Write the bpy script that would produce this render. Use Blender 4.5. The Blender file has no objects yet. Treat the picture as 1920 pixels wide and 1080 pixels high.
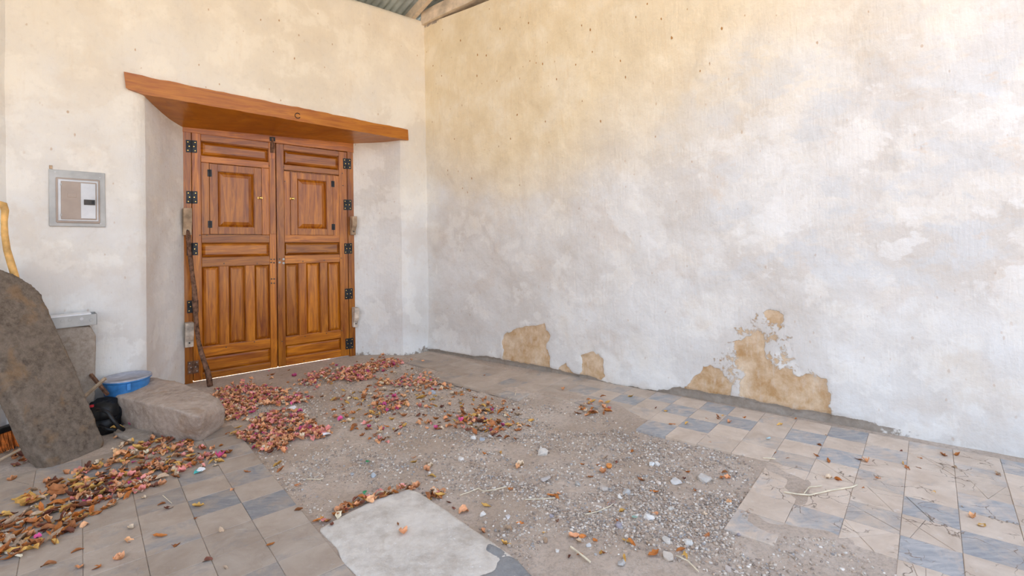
import bpy, bmesh, math, random
import numpy as np
from mathutils import Vector, Matrix
random.seed(7); np.random.seed(7)
R = math.radians
scene = bpy.context.scene
col = scene.collection

# ------------------------------------------------------------------ camera
F, CY, PIT, ROL, HC = 958.1, 415.07, -.0167, -.0186, 6.613 * .2
cp, sp, cr, sr = math.cos(PIT), math.sin(PIT), math.cos(ROL), math.sin(ROL)
CM = np.array([[cr, -sr, 0], [sr, cr, 0], [0, 0, 1]]) @ np.array([[1, 0, 0], [0, -sp, -cp], [0, cp, -sp]])
cam_data = bpy.data.cameras.new('camera'); cam = bpy.data.objects.new('camera', cam_data); col.objects.link(cam)
cam_data.sensor_width = 36; cam_data.lens = F * 36 / 1920; cam_data.shift_y = -(540 - CY) / 1920
m = Matrix.Identity(4)
for i in range(3):
    m[i][0] = CM[0][i]; m[i][1] = -CM[1][i]; m[i][2] = -CM[2][i]
m[2][3] = HC
cam.matrix_world = m
cam_data.clip_start = .05
scene.camera = cam

# ------------------------------------------------------------------ sky, sun, exposure
world = bpy.data.worlds.new('sky'); scene.world = world; world.use_nodes = True
nt = world.node_tree; nt.nodes.clear()
wo = nt.nodes.new('ShaderNodeOutputWorld'); bg = nt.nodes.new('ShaderNodeBackground')
tc = nt.nodes.new('ShaderNodeTexCoord'); sx = nt.nodes.new('ShaderNodeSeparateXYZ'); rp = nt.nodes.new('ShaderNodeValToRGB')
nt.links.new(tc.outputs['Generated'], sx.inputs[0]); nt.links.new(sx.outputs[2], rp.inputs[0])
nt.links.new(rp.outputs[0], bg.inputs[0]); nt.links.new(bg.outputs[0], wo.inputs[0])
rp.color_ramp.elements[0].position = 0; rp.color_ramp.elements[0].color = (.88, .94, 1, 1)
rp.color_ramp.elements[1].position = .8; rp.color_ramp.elements[1].color = (.48, .66, 1, 1)
bg.inputs[1].default_value = 1.7
sun_d = bpy.data.lights.new('sun', 'SUN'); sun = bpy.data.objects.new('sun', sun_d); col.objects.link(sun)
sun_d.energy = 12.5; sun_d.angle = R(.6); sun_d.color = (1, .93, .82)
sun.rotation_euler = Vector((-.12, -.55, -.83)).to_track_quat('-Z', 'Y').to_euler()
scene.view_settings.view_transform = 'Standard'; scene.view_settings.look = 'None'
scene.view_settings.gamma = 1; scene.view_settings.use_curve_mapping = False
scene.view_settings.exposure = .40

# ------------------------------------------------------------------ pixel <-> place
O = np.array([0, 0, HC])
def ray(x, y): return CM.T @ np.array([(x - 960) / F, (y - CY) / F, 1.])
def fl(x, y, z=0.):
    d = ray(x, y); return O + d * (z - HC) / d[2]
def U(x, y, Y):
    d = ray(x, y); return O + d * Y / d[1]
def onpl(x, y, P0, n):
    d = ray(x, y); return O + d * (((P0 - O) @ n) / (d @ n))
class Plane:                                             # upright plane: u along it, z up, d out of it towards the room
    def __init__(s, P0, yaw):
        s.P0 = np.array([P0[0], P0[1], 0.]); s.a = np.array([math.cos(yaw), math.sin(yaw), 0]); s.yaw = yaw
        s.n = np.array([math.sin(yaw), -math.cos(yaw), 0])
    def w(s, u, z, d=0.): return s.P0 + s.a * u + s.n * d + np.array([0, 0, z])
    def px(s, x, y, d=0.):
        P = onpl(x, y, s.P0 + s.n * d, s.n); return float((P - s.P0) @ s.a), float(P[2])
CO = fl(805, 657)
WA = Plane(CO, R(44)); WB = Plane(CO, R(-36.7))
BLp, BRp = fl(365, 717), fl(660, 667)
WD = Plane(BLp, math.atan2(BRp[1] - BLp[1], BRp[0] - BLp[0]))
WA.n = np.array([math.sin(WA.yaw), -math.cos(WA.yaw), 0])
WB.n = np.array([math.sin(WB.yaw), -math.cos(WB.yaw), 0])

# ------------------------------------------------------------------ noise
def _h(i, j, k, s):
    n = (i * 374761393 + j * 668265263 + k * 2147483647 + s * 974634777) & 0xFFFFFFFF
    n = ((n ^ (n >> 13)) * 1274126177) & 0xFFFFFFFF
    return ((n ^ (n >> 16)) & 0xFFFFFF) / float(0xFFFFFF)
def vnoise(P, sc, seed=0):
    P = np.asarray(P, float) * sc + 1000.; I = np.floor(P).astype(np.int64); f = P - I; f = f * f * (3 - 2 * f)
    r = 0
    for a in (0, 1):
        for b in (0, 1):
            for c in (0, 1):
                r = r + _h(I[..., 0] + a, I[..., 1] + b, I[..., 2] + c, seed) * (f[..., 0] if a else 1 - f[..., 0]) * (f[..., 1] if b else 1 - f[..., 1]) * (f[..., 2] if c else 1 - f[..., 2])
    return r * 2 - 1
def fbm(P, sc, o=3, seed=0):
    r = 0; a = 1.
    for k in range(o): r = r + a * vnoise(P, sc * 2 ** k, seed + k); a *= .5
    return r
def sdf(X, Y, poly):                                     # signed distance to polygon, negative inside
    poly = np.asarray(poly, float); d = np.full(X.shape, 1e9); ins = np.zeros(X.shape, bool)
    for i in range(len(poly)):
        a = poly[i]; b = poly[(i + 1) % len(poly)]; e = b - a
        t = np.clip(((X - a[0]) * e[0] + (Y - a[1]) * e[1]) / (e @ e + 1e-12), 0, 1)
        d = np.minimum(d, np.hypot(X - a[0] - t * e[0], Y - a[1] - t * e[1]))
        if a[1] != b[1]: ins ^= ((a[1] > Y) != (b[1] > Y)) & (X < (b[0] - a[0]) * (Y - a[1]) / (b[1] - a[1]) + a[0])
    return np.where(ins, -d, d)
def sstep(a, b, x):
    t = np.clip((x - a) / (b - a), 0, 1); return t * t * (3 - 2 * t)

# ------------------------------------------------------------------ object helpers
def tag(o, label=None, cat=None, group=None, kind=None):
    if label: o['label'] = label
    if cat: o['category'] = cat
    if group: o['group'] = group
    if kind: o['kind'] = kind
    return o
def link(name, me, mat=None, parent=None, loc=None):
    o = bpy.data.objects.new(name, me); col.objects.link(o)
    if mat is not None and me is not None:
        me.materials.clear(); me.materials.append(mat)
    if loc is not None: o.location = loc
    if parent is not None:
        o.parent = parent
        if loc is None: o.location = (0, 0, 0)
        bpy_inv(o, parent)
    return o
def bpy_inv(o, parent):                                  # children are modelled in world space
    o.matrix_parent_inverse = MW(parent).inverted()
_mw = {}
def MW(o): return Matrix.LocRotScale(o.location, o.rotation_euler, o.scale)
def empty(name, loc, label=None, cat=None, group=None, kind=None):
    o = bpy.data.objects.new(name, None); col.objects.link(o); o.location = Vector([float(v) for v in loc]); o.empty_display_size = .05
    return tag(o, label, cat, group, kind)
def mesh(name, V, Fc, smooth=False, cols=None, attr='Col'):
    me = bpy.data.meshes.new(name); me.from_pydata([tuple(map(float, v)) for v in V] if not isinstance(V, np.ndarray) else V.tolist(), [], Fc if not isinstance(Fc, np.ndarray) else Fc.tolist())
    if smooth: me.polygons.foreach_set('use_smooth', [True] * len(me.polygons))
    if cols is not None:
        a = me.color_attributes.new(attr, 'FLOAT_COLOR', 'POINT'); c = np.ones((len(V), 4)); c[:, :cols.shape[1]] = cols
        a.data.foreach_set('color', c.ravel())
    me.update(); return me
def grid_faces(nu, nv, keep=None):
    i, j = np.meshgrid(np.arange(nu - 1), np.arange(nv - 1), indexing='ij'); a = (i * nv + j).ravel()
    f = np.stack([a, a + nv, a + nv + 1, a + 1], 1)
    return f if keep is None else f[keep.ravel()]
class MB:
    def __init__(s): s.v = []; s.f = []
    def add(s, V, Fc):
        b = len(s.v); s.v += [tuple(map(float, v)) for v in V]; s.f += [tuple(b + i for i in f) for f in Fc]; return s
    def box(s, pts8):                                    # bottom 4 then top 4
        return s.add(pts8, [(3, 2, 1, 0), (4, 5, 6, 7), (0, 1, 5, 4), (1, 2, 6, 5), (2, 3, 7, 6), (3, 0, 4, 7)])
    def tube(s, pts, rad, n=8, jit=0):
        pts = [Vector([float(c) for c in p]) for p in pts]; V = []
        for i, p in enumerate(pts):
            t = (pts[min(i + 1, len(pts) - 1)] - pts[max(i - 1, 0)]).normalized()
            a = t.orthogonal().normalized() if i == 0 else (a - t * a.dot(t)).normalized()
            b = t.cross(a); r = rad[i] if hasattr(rad, '__len__') else rad
            for k in range(n):
                an = 2 * math.pi * k / n; rr = r * (1 + jit * (random.random() - .5))
                V.append(p + a * (math.cos(an) * rr) + b * (math.sin(an) * rr))
        Fc = [(i * n + k, i * n + (k + 1) % n, (i + 1) * n + (k + 1) % n, (i + 1) * n + k) for i in range(len(pts) - 1) for k in range(n)]
        Fc += [tuple(range(n - 1, -1, -1)), tuple((len(pts) - 1) * n + k for k in range(n))]
        return s.add(V, Fc)
    def lathe(s, c, prof, n=24, M=None):                 # prof (r, z) open profile
        V = []; c = np.array(c, float)
        for r, z in prof:
            for k in range(n):
                an = 2 * math.pi * k / n; p = np.array([r * math.cos(an), r * math.sin(an), z])
                if M is not None: p = M @ p
                V.append(c + p)
        L = len(prof)
        Fc = [(i * n + k, i * n + (k + 1) % n, (i + 1) * n + (k + 1) % n, (i + 1) * n + k) for i in range(L - 1) for k in range(n)]
        Fc += [tuple(range(n - 1, -1, -1)), tuple((L - 1) * n + k for k in range(n))]
        return s.add(V, Fc)
    def build(s, name, mat, parent=None, smooth=False, bevel=0, seg=2):
        me = mesh(name, s.v, s.f, smooth)
        bm = bmesh.new(); bm.from_mesh(me); bmesh.ops.recalc_face_normals(bm, faces=bm.faces)
        if bevel: bmesh.ops.bevel(bm, geom=bm.edges[:], offset=bevel, segments=seg, affect='EDGES', clamp_overlap=True, profile=.5)
        bm.to_mesh(me); bm.free()
        if smooth: me.polygons.foreach_set('use_smooth', [True] * len(me.polygons))
        return link(name, me, mat, parent)
def pbox(pl, u0, u1, z0, z1, d0, d1, zf=None):           # box on an upright plane
    zf = zf or (lambda u, z: z)
    return [pl.w(u, zf(u, z), d) for z in (z0, z1) for u, d in ((u0, d0), (u1, d0), (u1, d1), (u0, d1))]

# ------------------------------------------------------------------ materials
class Mat:
    def __init__(s, name, rough=.8, spec=.3, metal=0, coat=0, coat_r=.1):
        s.m = bpy.data.materials.new(name); s.m.use_nodes = True; s.t = s.m.node_tree
        s.b = s.t.nodes['Principled BSDF']; s.b.inputs['Roughness'].default_value = rough
        s.b.inputs['Specular IOR Level'].default_value = spec; s.b.inputs['Metallic'].default_value = metal
        s.b.inputs['Coat Weight'].default_value = coat; s.b.inputs['Coat Roughness'].default_value = coat_r
    def N(s, ty, **k):
        n = s.t.nodes.new(ty)
        for a, v in k.items():
            if a.startswith('i_'):
                key = a[2:]; key = int(key) if key.isdigit() else key.replace('_', ' ')
                n.inputs[key].default_value = v
            else: setattr(n, a, v)
        return n
    def L(s, a, b): s.t.links.new(a, b); return s
    def obj(s): return s.N('ShaderNodeTexCoord').outputs['Object']
    def geo(s): return s.N('ShaderNodeNewGeometry').outputs['Position']
    def map(s, vec, scale=(1, 1, 1), rot=(0, 0, 0), off=None):
        n = s.N('ShaderNodeMapping'); n.inputs['Scale'].default_value = scale; n.inputs['Rotation'].default_value = rot; s.L(vec, n.inputs[0])
        if off is not None: s.L(off, n.inputs['Location'])
        return n.outputs[0]
    def noise(s, vec, scale, detail=4, rough=.55, dist=0):
        n = s.N('ShaderNodeTexNoise'); n.inputs['Scale'].default_value = scale; n.inputs['Detail'].default_value = detail
        n.inputs['Roughness'].default_value = rough; n.inputs['Distortion'].default_value = dist; s.L(vec, n.inputs['Vector']); return n.outputs['Fac']
    def ramp(s, fac, stops, interp='LINEAR'):
        n = s.N('ShaderNodeValToRGB'); cr_ = n.color_ramp; cr_.interpolation = interp
        while len(cr_.elements) < len(stops): cr_.elements.new(.5)
        for e, (p, c) in zip(cr_.elements, stops):
            e.position = p; e.color = (c, c, c, 1) if not hasattr(c, '__len__') else (*c, 1)
        s.L(fac, n.inputs[0]); return n.outputs[0]
    def mix(s, fac, a, b, mode='MIX'):
        n = s.N('ShaderNodeMix'); n.data_type = 'RGBA'; n.blend_type = mode; n.clamp_factor = True
        for sock, v in ((n.inputs[0], fac), (n.inputs[6], a), (n.inputs[7], b)):
            if hasattr(v, 'is_linked') or hasattr(v, 'links'): s.L(v, sock)
            elif hasattr(v, '__len__'): sock.default_value = (*v[:3], 1)
            else: sock.default_value = v
        return n.outputs[2]
    def math(s, op, a, b=0., clamp=False):
        n = s.N('ShaderNodeMath'); n.operation = op; n.use_clamp = clamp
        for sock, v in ((n.inputs[0], a), (n.inputs[1], b)):
            if hasattr(v, 'links'): s.L(v, sock)
            else: sock.default_value = v
        return n.outputs[0]
    def bump(s, h, strength=.3, dist=.01, prev=None):
        n = s.N('ShaderNodeBump'); n.inputs['Strength'].default_value = strength; n.inputs['Distance'].default_value = dist; s.L(h, n.inputs['Height'])
        if prev is not None: s.L(prev, n.inputs['Normal'])
        s.L(n.outputs[0], s.b.inputs['Normal']); s.L(n.outputs[0], s.b.inputs['Coat Normal']); return n.outputs[0]
    def color(s, c):
        if hasattr(c, 'links'): s.L(c, s.b.inputs['Base Color'])
        else: s.b.inputs['Base Color'].default_value = (*c, 1)
        return s

def simple(name, c, rough=.7, spec=.3, metal=0, var=.15, scale=20, bump=.15, coat=0):
    M = Mat(name, rough, spec, metal, coat); g = M.geo(); n = M.noise(g, scale, 5)
    lo = tuple(v * (1 - var * 1.6) for v in c); hi = tuple(min(1, v * (1 + var)) for v in c)
    M.color(M.ramp(n, [(.3, lo), (.7, hi)])); M.bump(M.noise(g, scale * 6, 3), bump, .003); return M.m

def plaster(name):
    M = Mat(name, .9, .15); g = M.geo()
    att = M.N('ShaderNodeAttribute', attribute_name='Col'); sc_ = M.N('ShaderNodeSeparateColor'); M.L(att.outputs['Color'], sc_.inputs[0])
    r_, g_, b_ = sc_.outputs
    big = M.noise(g, 1.3, 6, .6, .2); mid = M.noise(g, 3.2, 8, .6, .15); fine = M.noise(g, 26, 5, .6)
    streak = M.noise(M.map(g, (9, 9, 1.0)), 2.2, 6, .7)
    white = M.mix(M.ramp(big, [(.4, 0.), (.62, 1.)]), (.80, .79, .77), (.69, .655, .615))
    white = M.mix(M.math('MULTIPLY', M.ramp(mid, [(.52, 0.), (.56, 1.)]), .5), white, (.87, .865, .85))
    white = M.mix(M.math('MULTIPLY', M.ramp(M.noise(g, 2.1, 8, .62, .2), [(.54, 0.), (.60, 1.)]), .4), white, (.70, .63, .565))
    wash = M.mix(M.ramp(mid, [(.38, 0.), (.64, 1.)]), (.80, .655, .42), (.88, .775, .59))
    wash = M.mix(M.math('MULTIPLY', M.ramp(streak, [(.55, 0.), (.75, 1.)]), .35), wash, (.74, .54, .30))
    c = M.mix(M.math('ADD', g_, M.math('MULTIPLY', M.math('SUBTRACT', mid, .5), 1.0), True), white, wash)
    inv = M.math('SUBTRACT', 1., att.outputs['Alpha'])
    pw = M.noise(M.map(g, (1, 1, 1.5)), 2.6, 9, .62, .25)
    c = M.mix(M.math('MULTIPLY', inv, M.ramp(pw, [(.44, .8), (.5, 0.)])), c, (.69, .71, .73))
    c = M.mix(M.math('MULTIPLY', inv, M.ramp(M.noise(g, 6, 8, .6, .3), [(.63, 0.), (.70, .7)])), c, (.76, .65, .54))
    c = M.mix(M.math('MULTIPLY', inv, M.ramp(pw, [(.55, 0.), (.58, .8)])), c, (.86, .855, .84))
    # rust specks on the wash
    vo = M.N('ShaderNodeTexVoronoi'); M.L(M.map(g, (1, 1, .55)), vo.inputs['Vector']); vo.inputs['Scale'].default_value = 13; vo.inputs['Randomness'].default_value = 1
    sp_ = M.ramp(M.math('ADD', vo.outputs['Distance'], M.math('MULTIPLY', M.math('SUBTRACT', fine, .5), .25)), [(.05, 1.), (.09, 0.)])
    gate = M.ramp(M.noise(g, 2.3, 3), [(.40, 0.), (.5, 1.)])
    c = M.mix(M.math('MULTIPLY', M.math('MULTIPLY', sp_, gate), M.math('ADD', M.math('MULTIPLY', g_, .9), .25)), c, (.42, .20, .05))
    # bare adobe where the coat has come off
    edge = M.math('ADD', r_, M.math('MULTIPLY', M.math('SUBTRACT', M.noise(g, 17, 7, .68, .2), .5), .8))
    am = M.ramp(edge, [(.47, 0.), (.53, 1.)])
    adobe = M.mix(M.ramp(M.noise(g, 7, 8, .7, .15), [(.35, 0.), (.66, 1.)]), (.50, .30, .14), (.76, .60, .43))
    adobe = M.mix(M.ramp(M.noise(M.map(g, (3, 3, 1)), 9, 5), [(.55, 0.), (.7, .6)]), adobe, (.70, .58, .46))
    c = M.mix(am, c, adobe)
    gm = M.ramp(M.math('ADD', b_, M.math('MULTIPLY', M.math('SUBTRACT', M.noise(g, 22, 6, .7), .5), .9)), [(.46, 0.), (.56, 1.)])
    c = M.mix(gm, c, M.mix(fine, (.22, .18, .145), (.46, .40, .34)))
    c = M.mix(M.math('MULTIPLY', M.ramp(fine, [(.3, 1.), (.45, 0.)]), .12), c, (.45, .38, .3))
    M.color(c)
    hgt = M.math('ADD', M.math('MULTIPLY', M.noise(g, 6, 8, .6, .2), 1.3), M.math('MULTIPLY', fine, .3))
    hgt = M.math('ADD', hgt, M.math('MULTIPLY', M.noise(M.map(g, (6, 6, .8)), 9, 4), .35))
    hgt = M.math('SUBTRACT', hgt, M.math('MULTIPLY', am, .5))
    M.bump(hgt, .6, .012); return M.m

def wood(name, dark, light, vert=True, rough=.34, coat=.55):
    M = Mat(name, rough, .35, 0, coat, .13); M.b.inputs['Coat IOR'].default_value = 1.5; o = M.obj()
    inf = M.N('ShaderNodeObjectInfo'); off = M.N('ShaderNodeCombineXYZ')
    rnd = M.math('MULTIPLY', inf.outputs['Random'], 13.)
    for k in range(3): M.L(rnd, off.inputs[k])
    sc_ = (9, 9, .75) if vert else (.9, .9, 11)
    v = M.map(o, sc_, off=off.outputs[0])
    n1 = M.noise(v, 2.4, 6, .6, 1.3); n2 = M.noise(v, 9, 4, .6, .4); n3 = M.noise(M.map(o, (1, 1, 1), off=off.outputs[0]), 3.5, 3)
    c = M.ramp(n1, [(.3, dark), (.5, tuple((a + b) / 2 for a, b in zip(dark, light))), (.68, light)])
    c = M.mix(M.math('MULTIPLY', M.ramp(n2, [(.55, 0.), (.75, 1.)]), .5), c, tuple(v * .55 for v in dark))
    c = M.mix(M.ramp(n3, [(.35, .25), (.65, 0.)]), c, tuple(v * .8 for v in dark))
    tw = M.ramp(inf.outputs['Random'], [(0, .70), (1, 1.14)])
    c = M.mix(1., c, tw, 'MULTIPLY')
    M.color(c); M.bump(M.math('ADD', M.math('MULTIPLY', n2, .3), n3), .12, .01); return M.m

def rock(name, dark, light, stain=None, bump=.8, sc=1.):
    M = Mat(name, .95, .1); g = M.geo()
    n = M.noise(g, 28 * sc, 8, .75); b = M.noise(g, 3.5, 5, .6, .5); f = M.noise(g, 110 * sc, 4, .7)
    c = M.ramp(n, [(.32, dark), (.6, light)])
    c = M.mix(M.ramp(b, [(.4, 0.), (.65, .55)]), c, tuple(v * 1.25 for v in light))
    c = M.mix(M.ramp(f, [(.62, 0.), (.74, .6)]), c, tuple(min(1, v * 1.9) for v in light))
    if stain: c = M.mix(M.ramp(M.noise(g, 6, 5, .6, .6), [(.55, 0.), (.68, .5)]), c, stain)
    M.color(c); M.bump(M.math('ADD', n, M.math('MULTIPLY', f, .4)), bump, .012); return M.m

def bycolor(name, src='obj', rough=.85, var=.25, scale=60, bump=.3, trans=0, spec=.2):
    M = Mat(name, rough, spec)
    if src == 'obj': c0 = M.N('ShaderNodeObjectInfo').outputs['Color']
    else: c0 = M.N('ShaderNodeAttribute', attribute_name='Col').outputs['Color']
    g = M.geo(); n = M.noise(g, scale, 4)
    c = M.mix(1., c0, M.ramp(n, [(.3, 1 - var), (.7, 1 + var * .5)]), 'MULTIPLY')
    M.color(c); M.bump(n, bump, .003)
    if trans: M.b.inputs['Transmission Weight'].default_value = 0
    return M.m

def dirt_mat():
    M = Mat('packed_dirt', .95, .1); g = M.geo()
    n = M.noise(g, 2.2, 6, .6, .4); m2 = M.noise(g, 45, 8, .8); f = M.noise(g, 190, 4, .7)
    c = M.ramp(n, [(.35, (.53, .41, .315)), (.65, (.69, .565, .465))])
    c = M.mix(M.ramp(m2, [(.35, .6), (.55, 0.)]), c, (.30, .235, .185))
    c = M.mix(M.ramp(f, [(.6, 0.), (.72, .7)]), c, (.62, .57, .52))
    vo = M.N('ShaderNodeTexVoronoi'); M.L(g, vo.inputs['Vector']); vo.inputs['Scale'].default_value = 120
    c = M.mix(M.math('MULTIPLY', M.ramp(vo.outputs['Distance'], [(.12, 1.), (.3, 0.)]), M.ramp(M.noise(g, 5, 4), [(.42, 0.), (.6, .8)])), c, (.66, .62, .58))
    M.color(c); M.bump(M.math('ADD', m2, M.math('MULTIPLY', f, .5)), .7, .008); return M.m

def tile_mat():
    M = Mat('worn_cement_tile', .8, .25); g = M.geo(); inf = M.N('ShaderNodeObjectInfo')
    n = M.noise(g, 6, 6, .65, .5); st = M.noise(M.map(g, (3, 14, 3), (0, 0, R(-33))), 3, 6, .7, .6)
    blue = M.ramp(st, [(.3, (.20, .22, .25)), (.62, (.37, .37, .37))])
    tan = M.ramp(n, [(.3, (.47, .365, .28)), (.7, (.62, .515, .42))])
    tan = M.mix(M.ramp(M.noise(g, 14, 6, .7), [(.6, 0.), (.72, .6)]), tan, (.62, .57, .53))
    sc_ = M.N('ShaderNodeSeparateColor'); M.L(inf.outputs['Color'], sc_.inputs[0])
    wear = M.math('ADD', sc_.outputs[0], M.math('MULTIPLY', M.math('SUBTRACT', M.noise(g, 7, 7, .7, .8), .5), 1.5))
    c = M.mix(M.ramp(wear, [(.40, 0.), (.80, .85)]), tan, blue)
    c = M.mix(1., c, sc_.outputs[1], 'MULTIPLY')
    c = M.mix(M.ramp(st, [(.6, 0.), (.75, .35)]), c, (.60, .56, .52))
    vo = M.N('ShaderNodeTexVoronoi', feature='DISTANCE_TO_EDGE'); wp = M.N('ShaderNodeTexNoise'); wp.inputs['Scale'].default_value = 7; wp.inputs['Detail'].default_value = 5; M.L(g, wp.inputs['Vector'])
    M.L(M.mix(.16, g, wp.outputs['Color']), vo.inputs['Vector']); vo.inputs['Scale'].default_value = 9
    ck = M.math('MULTIPLY', M.ramp(vo.outputs['Distance'], [(.006, 1.), (.02, 0.)]), M.math('MULTIPLY', sc_.outputs[2], M.ramp(M.noise(g, 5, 3), [(.50, 0.), (.58, 1.)])))
    c = M.mix(ck, c, (.27, .20, .15))
    hh = M.math('ADD', n, M.math('MULTIPLY', M.noise(g, 60, 5, .7), .35)); hh = M.math('SUBTRACT', hh, M.math('MULTIPLY', ck, .8))
    M.color(c); M.bump(hh, .4, .006); return M.m

MP = plaster('lime_plaster')
W_V = wood('varnished_wood_upright', (.22, .042, .002), (.66, .225, .009), True)
W_H = wood('varnished_wood_level', (.22, .042, .002), (.66, .225, .009), False)
W_L = wood('lintel_wood', (.42, .11, .006), (.70, .26, .018), False, .42, .3)
W_RAW = simple('raw_wood', (.50, .36, .24), .8, .2, var=.3, scale=12)
W_PALE = simple('limewashed_wood', (.66, .56, .46), .85, .2, var=.3, scale=14)
W_BARK = simple('bark', (.20, .105, .065), .85, .2, var=.5, scale=30, bump=.6)
W_BEAM = simple('weathered_beam', (.78, .65, .50), .9, .15, var=.22, scale=7, bump=.4)
W_CANE = simple('peeled_branch', (.74, .43, .14), .5, .35, var=.3, scale=11)
IRON = simple('black_iron', (.03, .032, .036), .45, .5, .6, var=.3)
BRASS = simple('brass', (.75, .52, .16), .25, .5, 1, var=.1)
STEEL = simple('galvanised_steel', (.42, .42, .41), .5, .5, .35, var=.12, scale=8, bump=.05)
TAUPE = simple('taupe_paint', (.40, .325, .275), .5, .4, 0, var=.08, scale=8, bump=.05)
SILVER = simple('bare_metal', (.50, .51, .53), .4, .5, .4, var=.1, scale=8, bump=.03)
DARKP = simple('dark_plastic', (.05, .045, .04), .5, .4)
ZINC = simple('corrugated_zinc', (.46, .52, .52), .6, .4, .1, var=.2, scale=5)
BLUEP = simple('blue_plastic', (.06, .26, .62), .42, .45, 0, var=.22, scale=14)
CEMENT = simple('dried_cement', (.40, .37, .33), .95, .1, 0, var=.35, scale=18, bump=.6)
BLACKF = simple('black_fabric', (.012, .013, .017), .75, .3, 0, var=.4, scale=50, bump=.4)
BLACKG = simple('black_plastic', (.012, .012, .013), .45, .4, 0, var=.3, scale=14)
REDP = simple('red_plastic', (.6, .03, .04), .5, .3)
ORANGE = simple('orange_bristle', (.72, .19, .03), .7, .3, 0, var=.35, scale=30)
PAPER = simple('white_paper', (.86, .86, .87), .8, .2, 0, var=.04)
STONE1 = rock('lichen_stone', (.085, .064, .046), (.24, .19, .148), (.33, .20, .10))
STONE2 = rock('grey_stone', (.25, .20, .155), (.42, .355, .295), None, .6)
STONE3 = rock('dusty_stone', (.33, .25, .195), (.50, .405, .335), (.40, .28, .19), .6)
CONC = rock('pale_concrete', (.50, .43, .36), (.70, .64, .565), (.46, .38, .30), .5, .5)
CONCD = rock('dark_mortar', (.21, .205, .20), (.34, .33, .32), None, .8)
DIRT = dirt_mat(); TILE = tile_mat()
LEAF_O = bycolor('dry_leaf', 'obj', .75, .35, 45, .5); LEAF_A = bycolor('dry_leaf_litter', 'att', .75, .35, 45, .5)
PEB_O = bycolor('pebble', 'obj', .9, .2, 40, .4); PEB_A = bycolor('gravel_bits', 'att', .9, .25, 90, .4)
STRAW = simple('straw', (.78, .68, .50), .7, .2, 0, var=.15)
PATIO = simple('sunlit_patio', (.62, .44, .28), .9, .1, 0, var=.1, scale=2)

# ------------------------------------------------------------------ floor
def W2(pts): return np.array([fl(x, y)[:2] for x, y in pts])
dirt_px = [(345, 722), (600, 672), (765, 668), (800, 690), (850, 706), (905, 722), (965, 737), (1055, 744), (1125, 757), (1165, 776), (1240, 800), (1330, 822), (1392, 840),
           (1398, 856), (1432, 870), (1466, 900), (1470, 925), (1420, 950), (1400, 975), (1440, 1000), (1560, 1010), (1640, 1050), (1720, 1085), (1900, 1160), (1990, 1250),
           (760, 1250), (662, 1070), (598, 985), (520, 905), (474, 849), (446, 815), (425, 790), (380, 770), (330, 750)]
dirt_w = W2(dirt_px)
FX = np.arange(-4.4, 6.2, .03); FY = np.arange(-.6, 6.6, .03)
GX, GY = np.meshgrid(FX, FY, indexing='ij')
PP = np.stack([GX, GY, GX * 0], -1)
sd = sdf(GX, GY, dirt_w) + .04 * vnoise(PP, 9, 3)
tX = sstep(-.05, .02, sd)
pit = -.014 + .012 * fbm(PP, 2.2, 4, 5) + .004 * vnoise(PP, 16, 9)
def doorz(X, Y):                                         # the earth comes up level at the door
    dd = (X - WD.P0[0]) * WD.n[0] + (Y - WD.P0[1]) * WD.n[1]; return 1 - sstep(.1, .9, dd)
pit = pit * (1 - .8 * doorz(GX, GY)) - .002
bed = -.0038 + .0008 * vnoise(PP, 8, 2)
Z = pit * (1 - tX) + bed * tX + .0085 * np.exp(-(sd / .10) ** 2) * np.clip(.35 + 1.1 * vnoise(PP, 5, 19), 0, 1) * (GX > -.5)
floor = link('floor', mesh('floor', np.stack([GX, GY, Z], -1).reshape(-1, 3), grid_faces(len(FX), len(FY)), True), DIRT)
tag(floor, kind='structure')
def zfloor(x, y):
    i = int((x - FX[0]) / .03); j = int((y - FY[0]) / .03)
    if 0 <= i < len(FX) and 0 <= j < len(FY): return float(Z[i, j])
    return -.01
def in_dirt(x, y): return sdf(np.array([x]), np.array([y]), dirt_w)[0] < 0

# the ground outside, sunlit
gp = MB(); gp.add([(-40, -40, -.06), (40, -40, -.06), (40, 40, -.06), (-40, 40, -.06)], [(0, 1, 2, 3)])
ground = gp.build('ground', PATIO); tag(ground, kind='structure')

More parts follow.
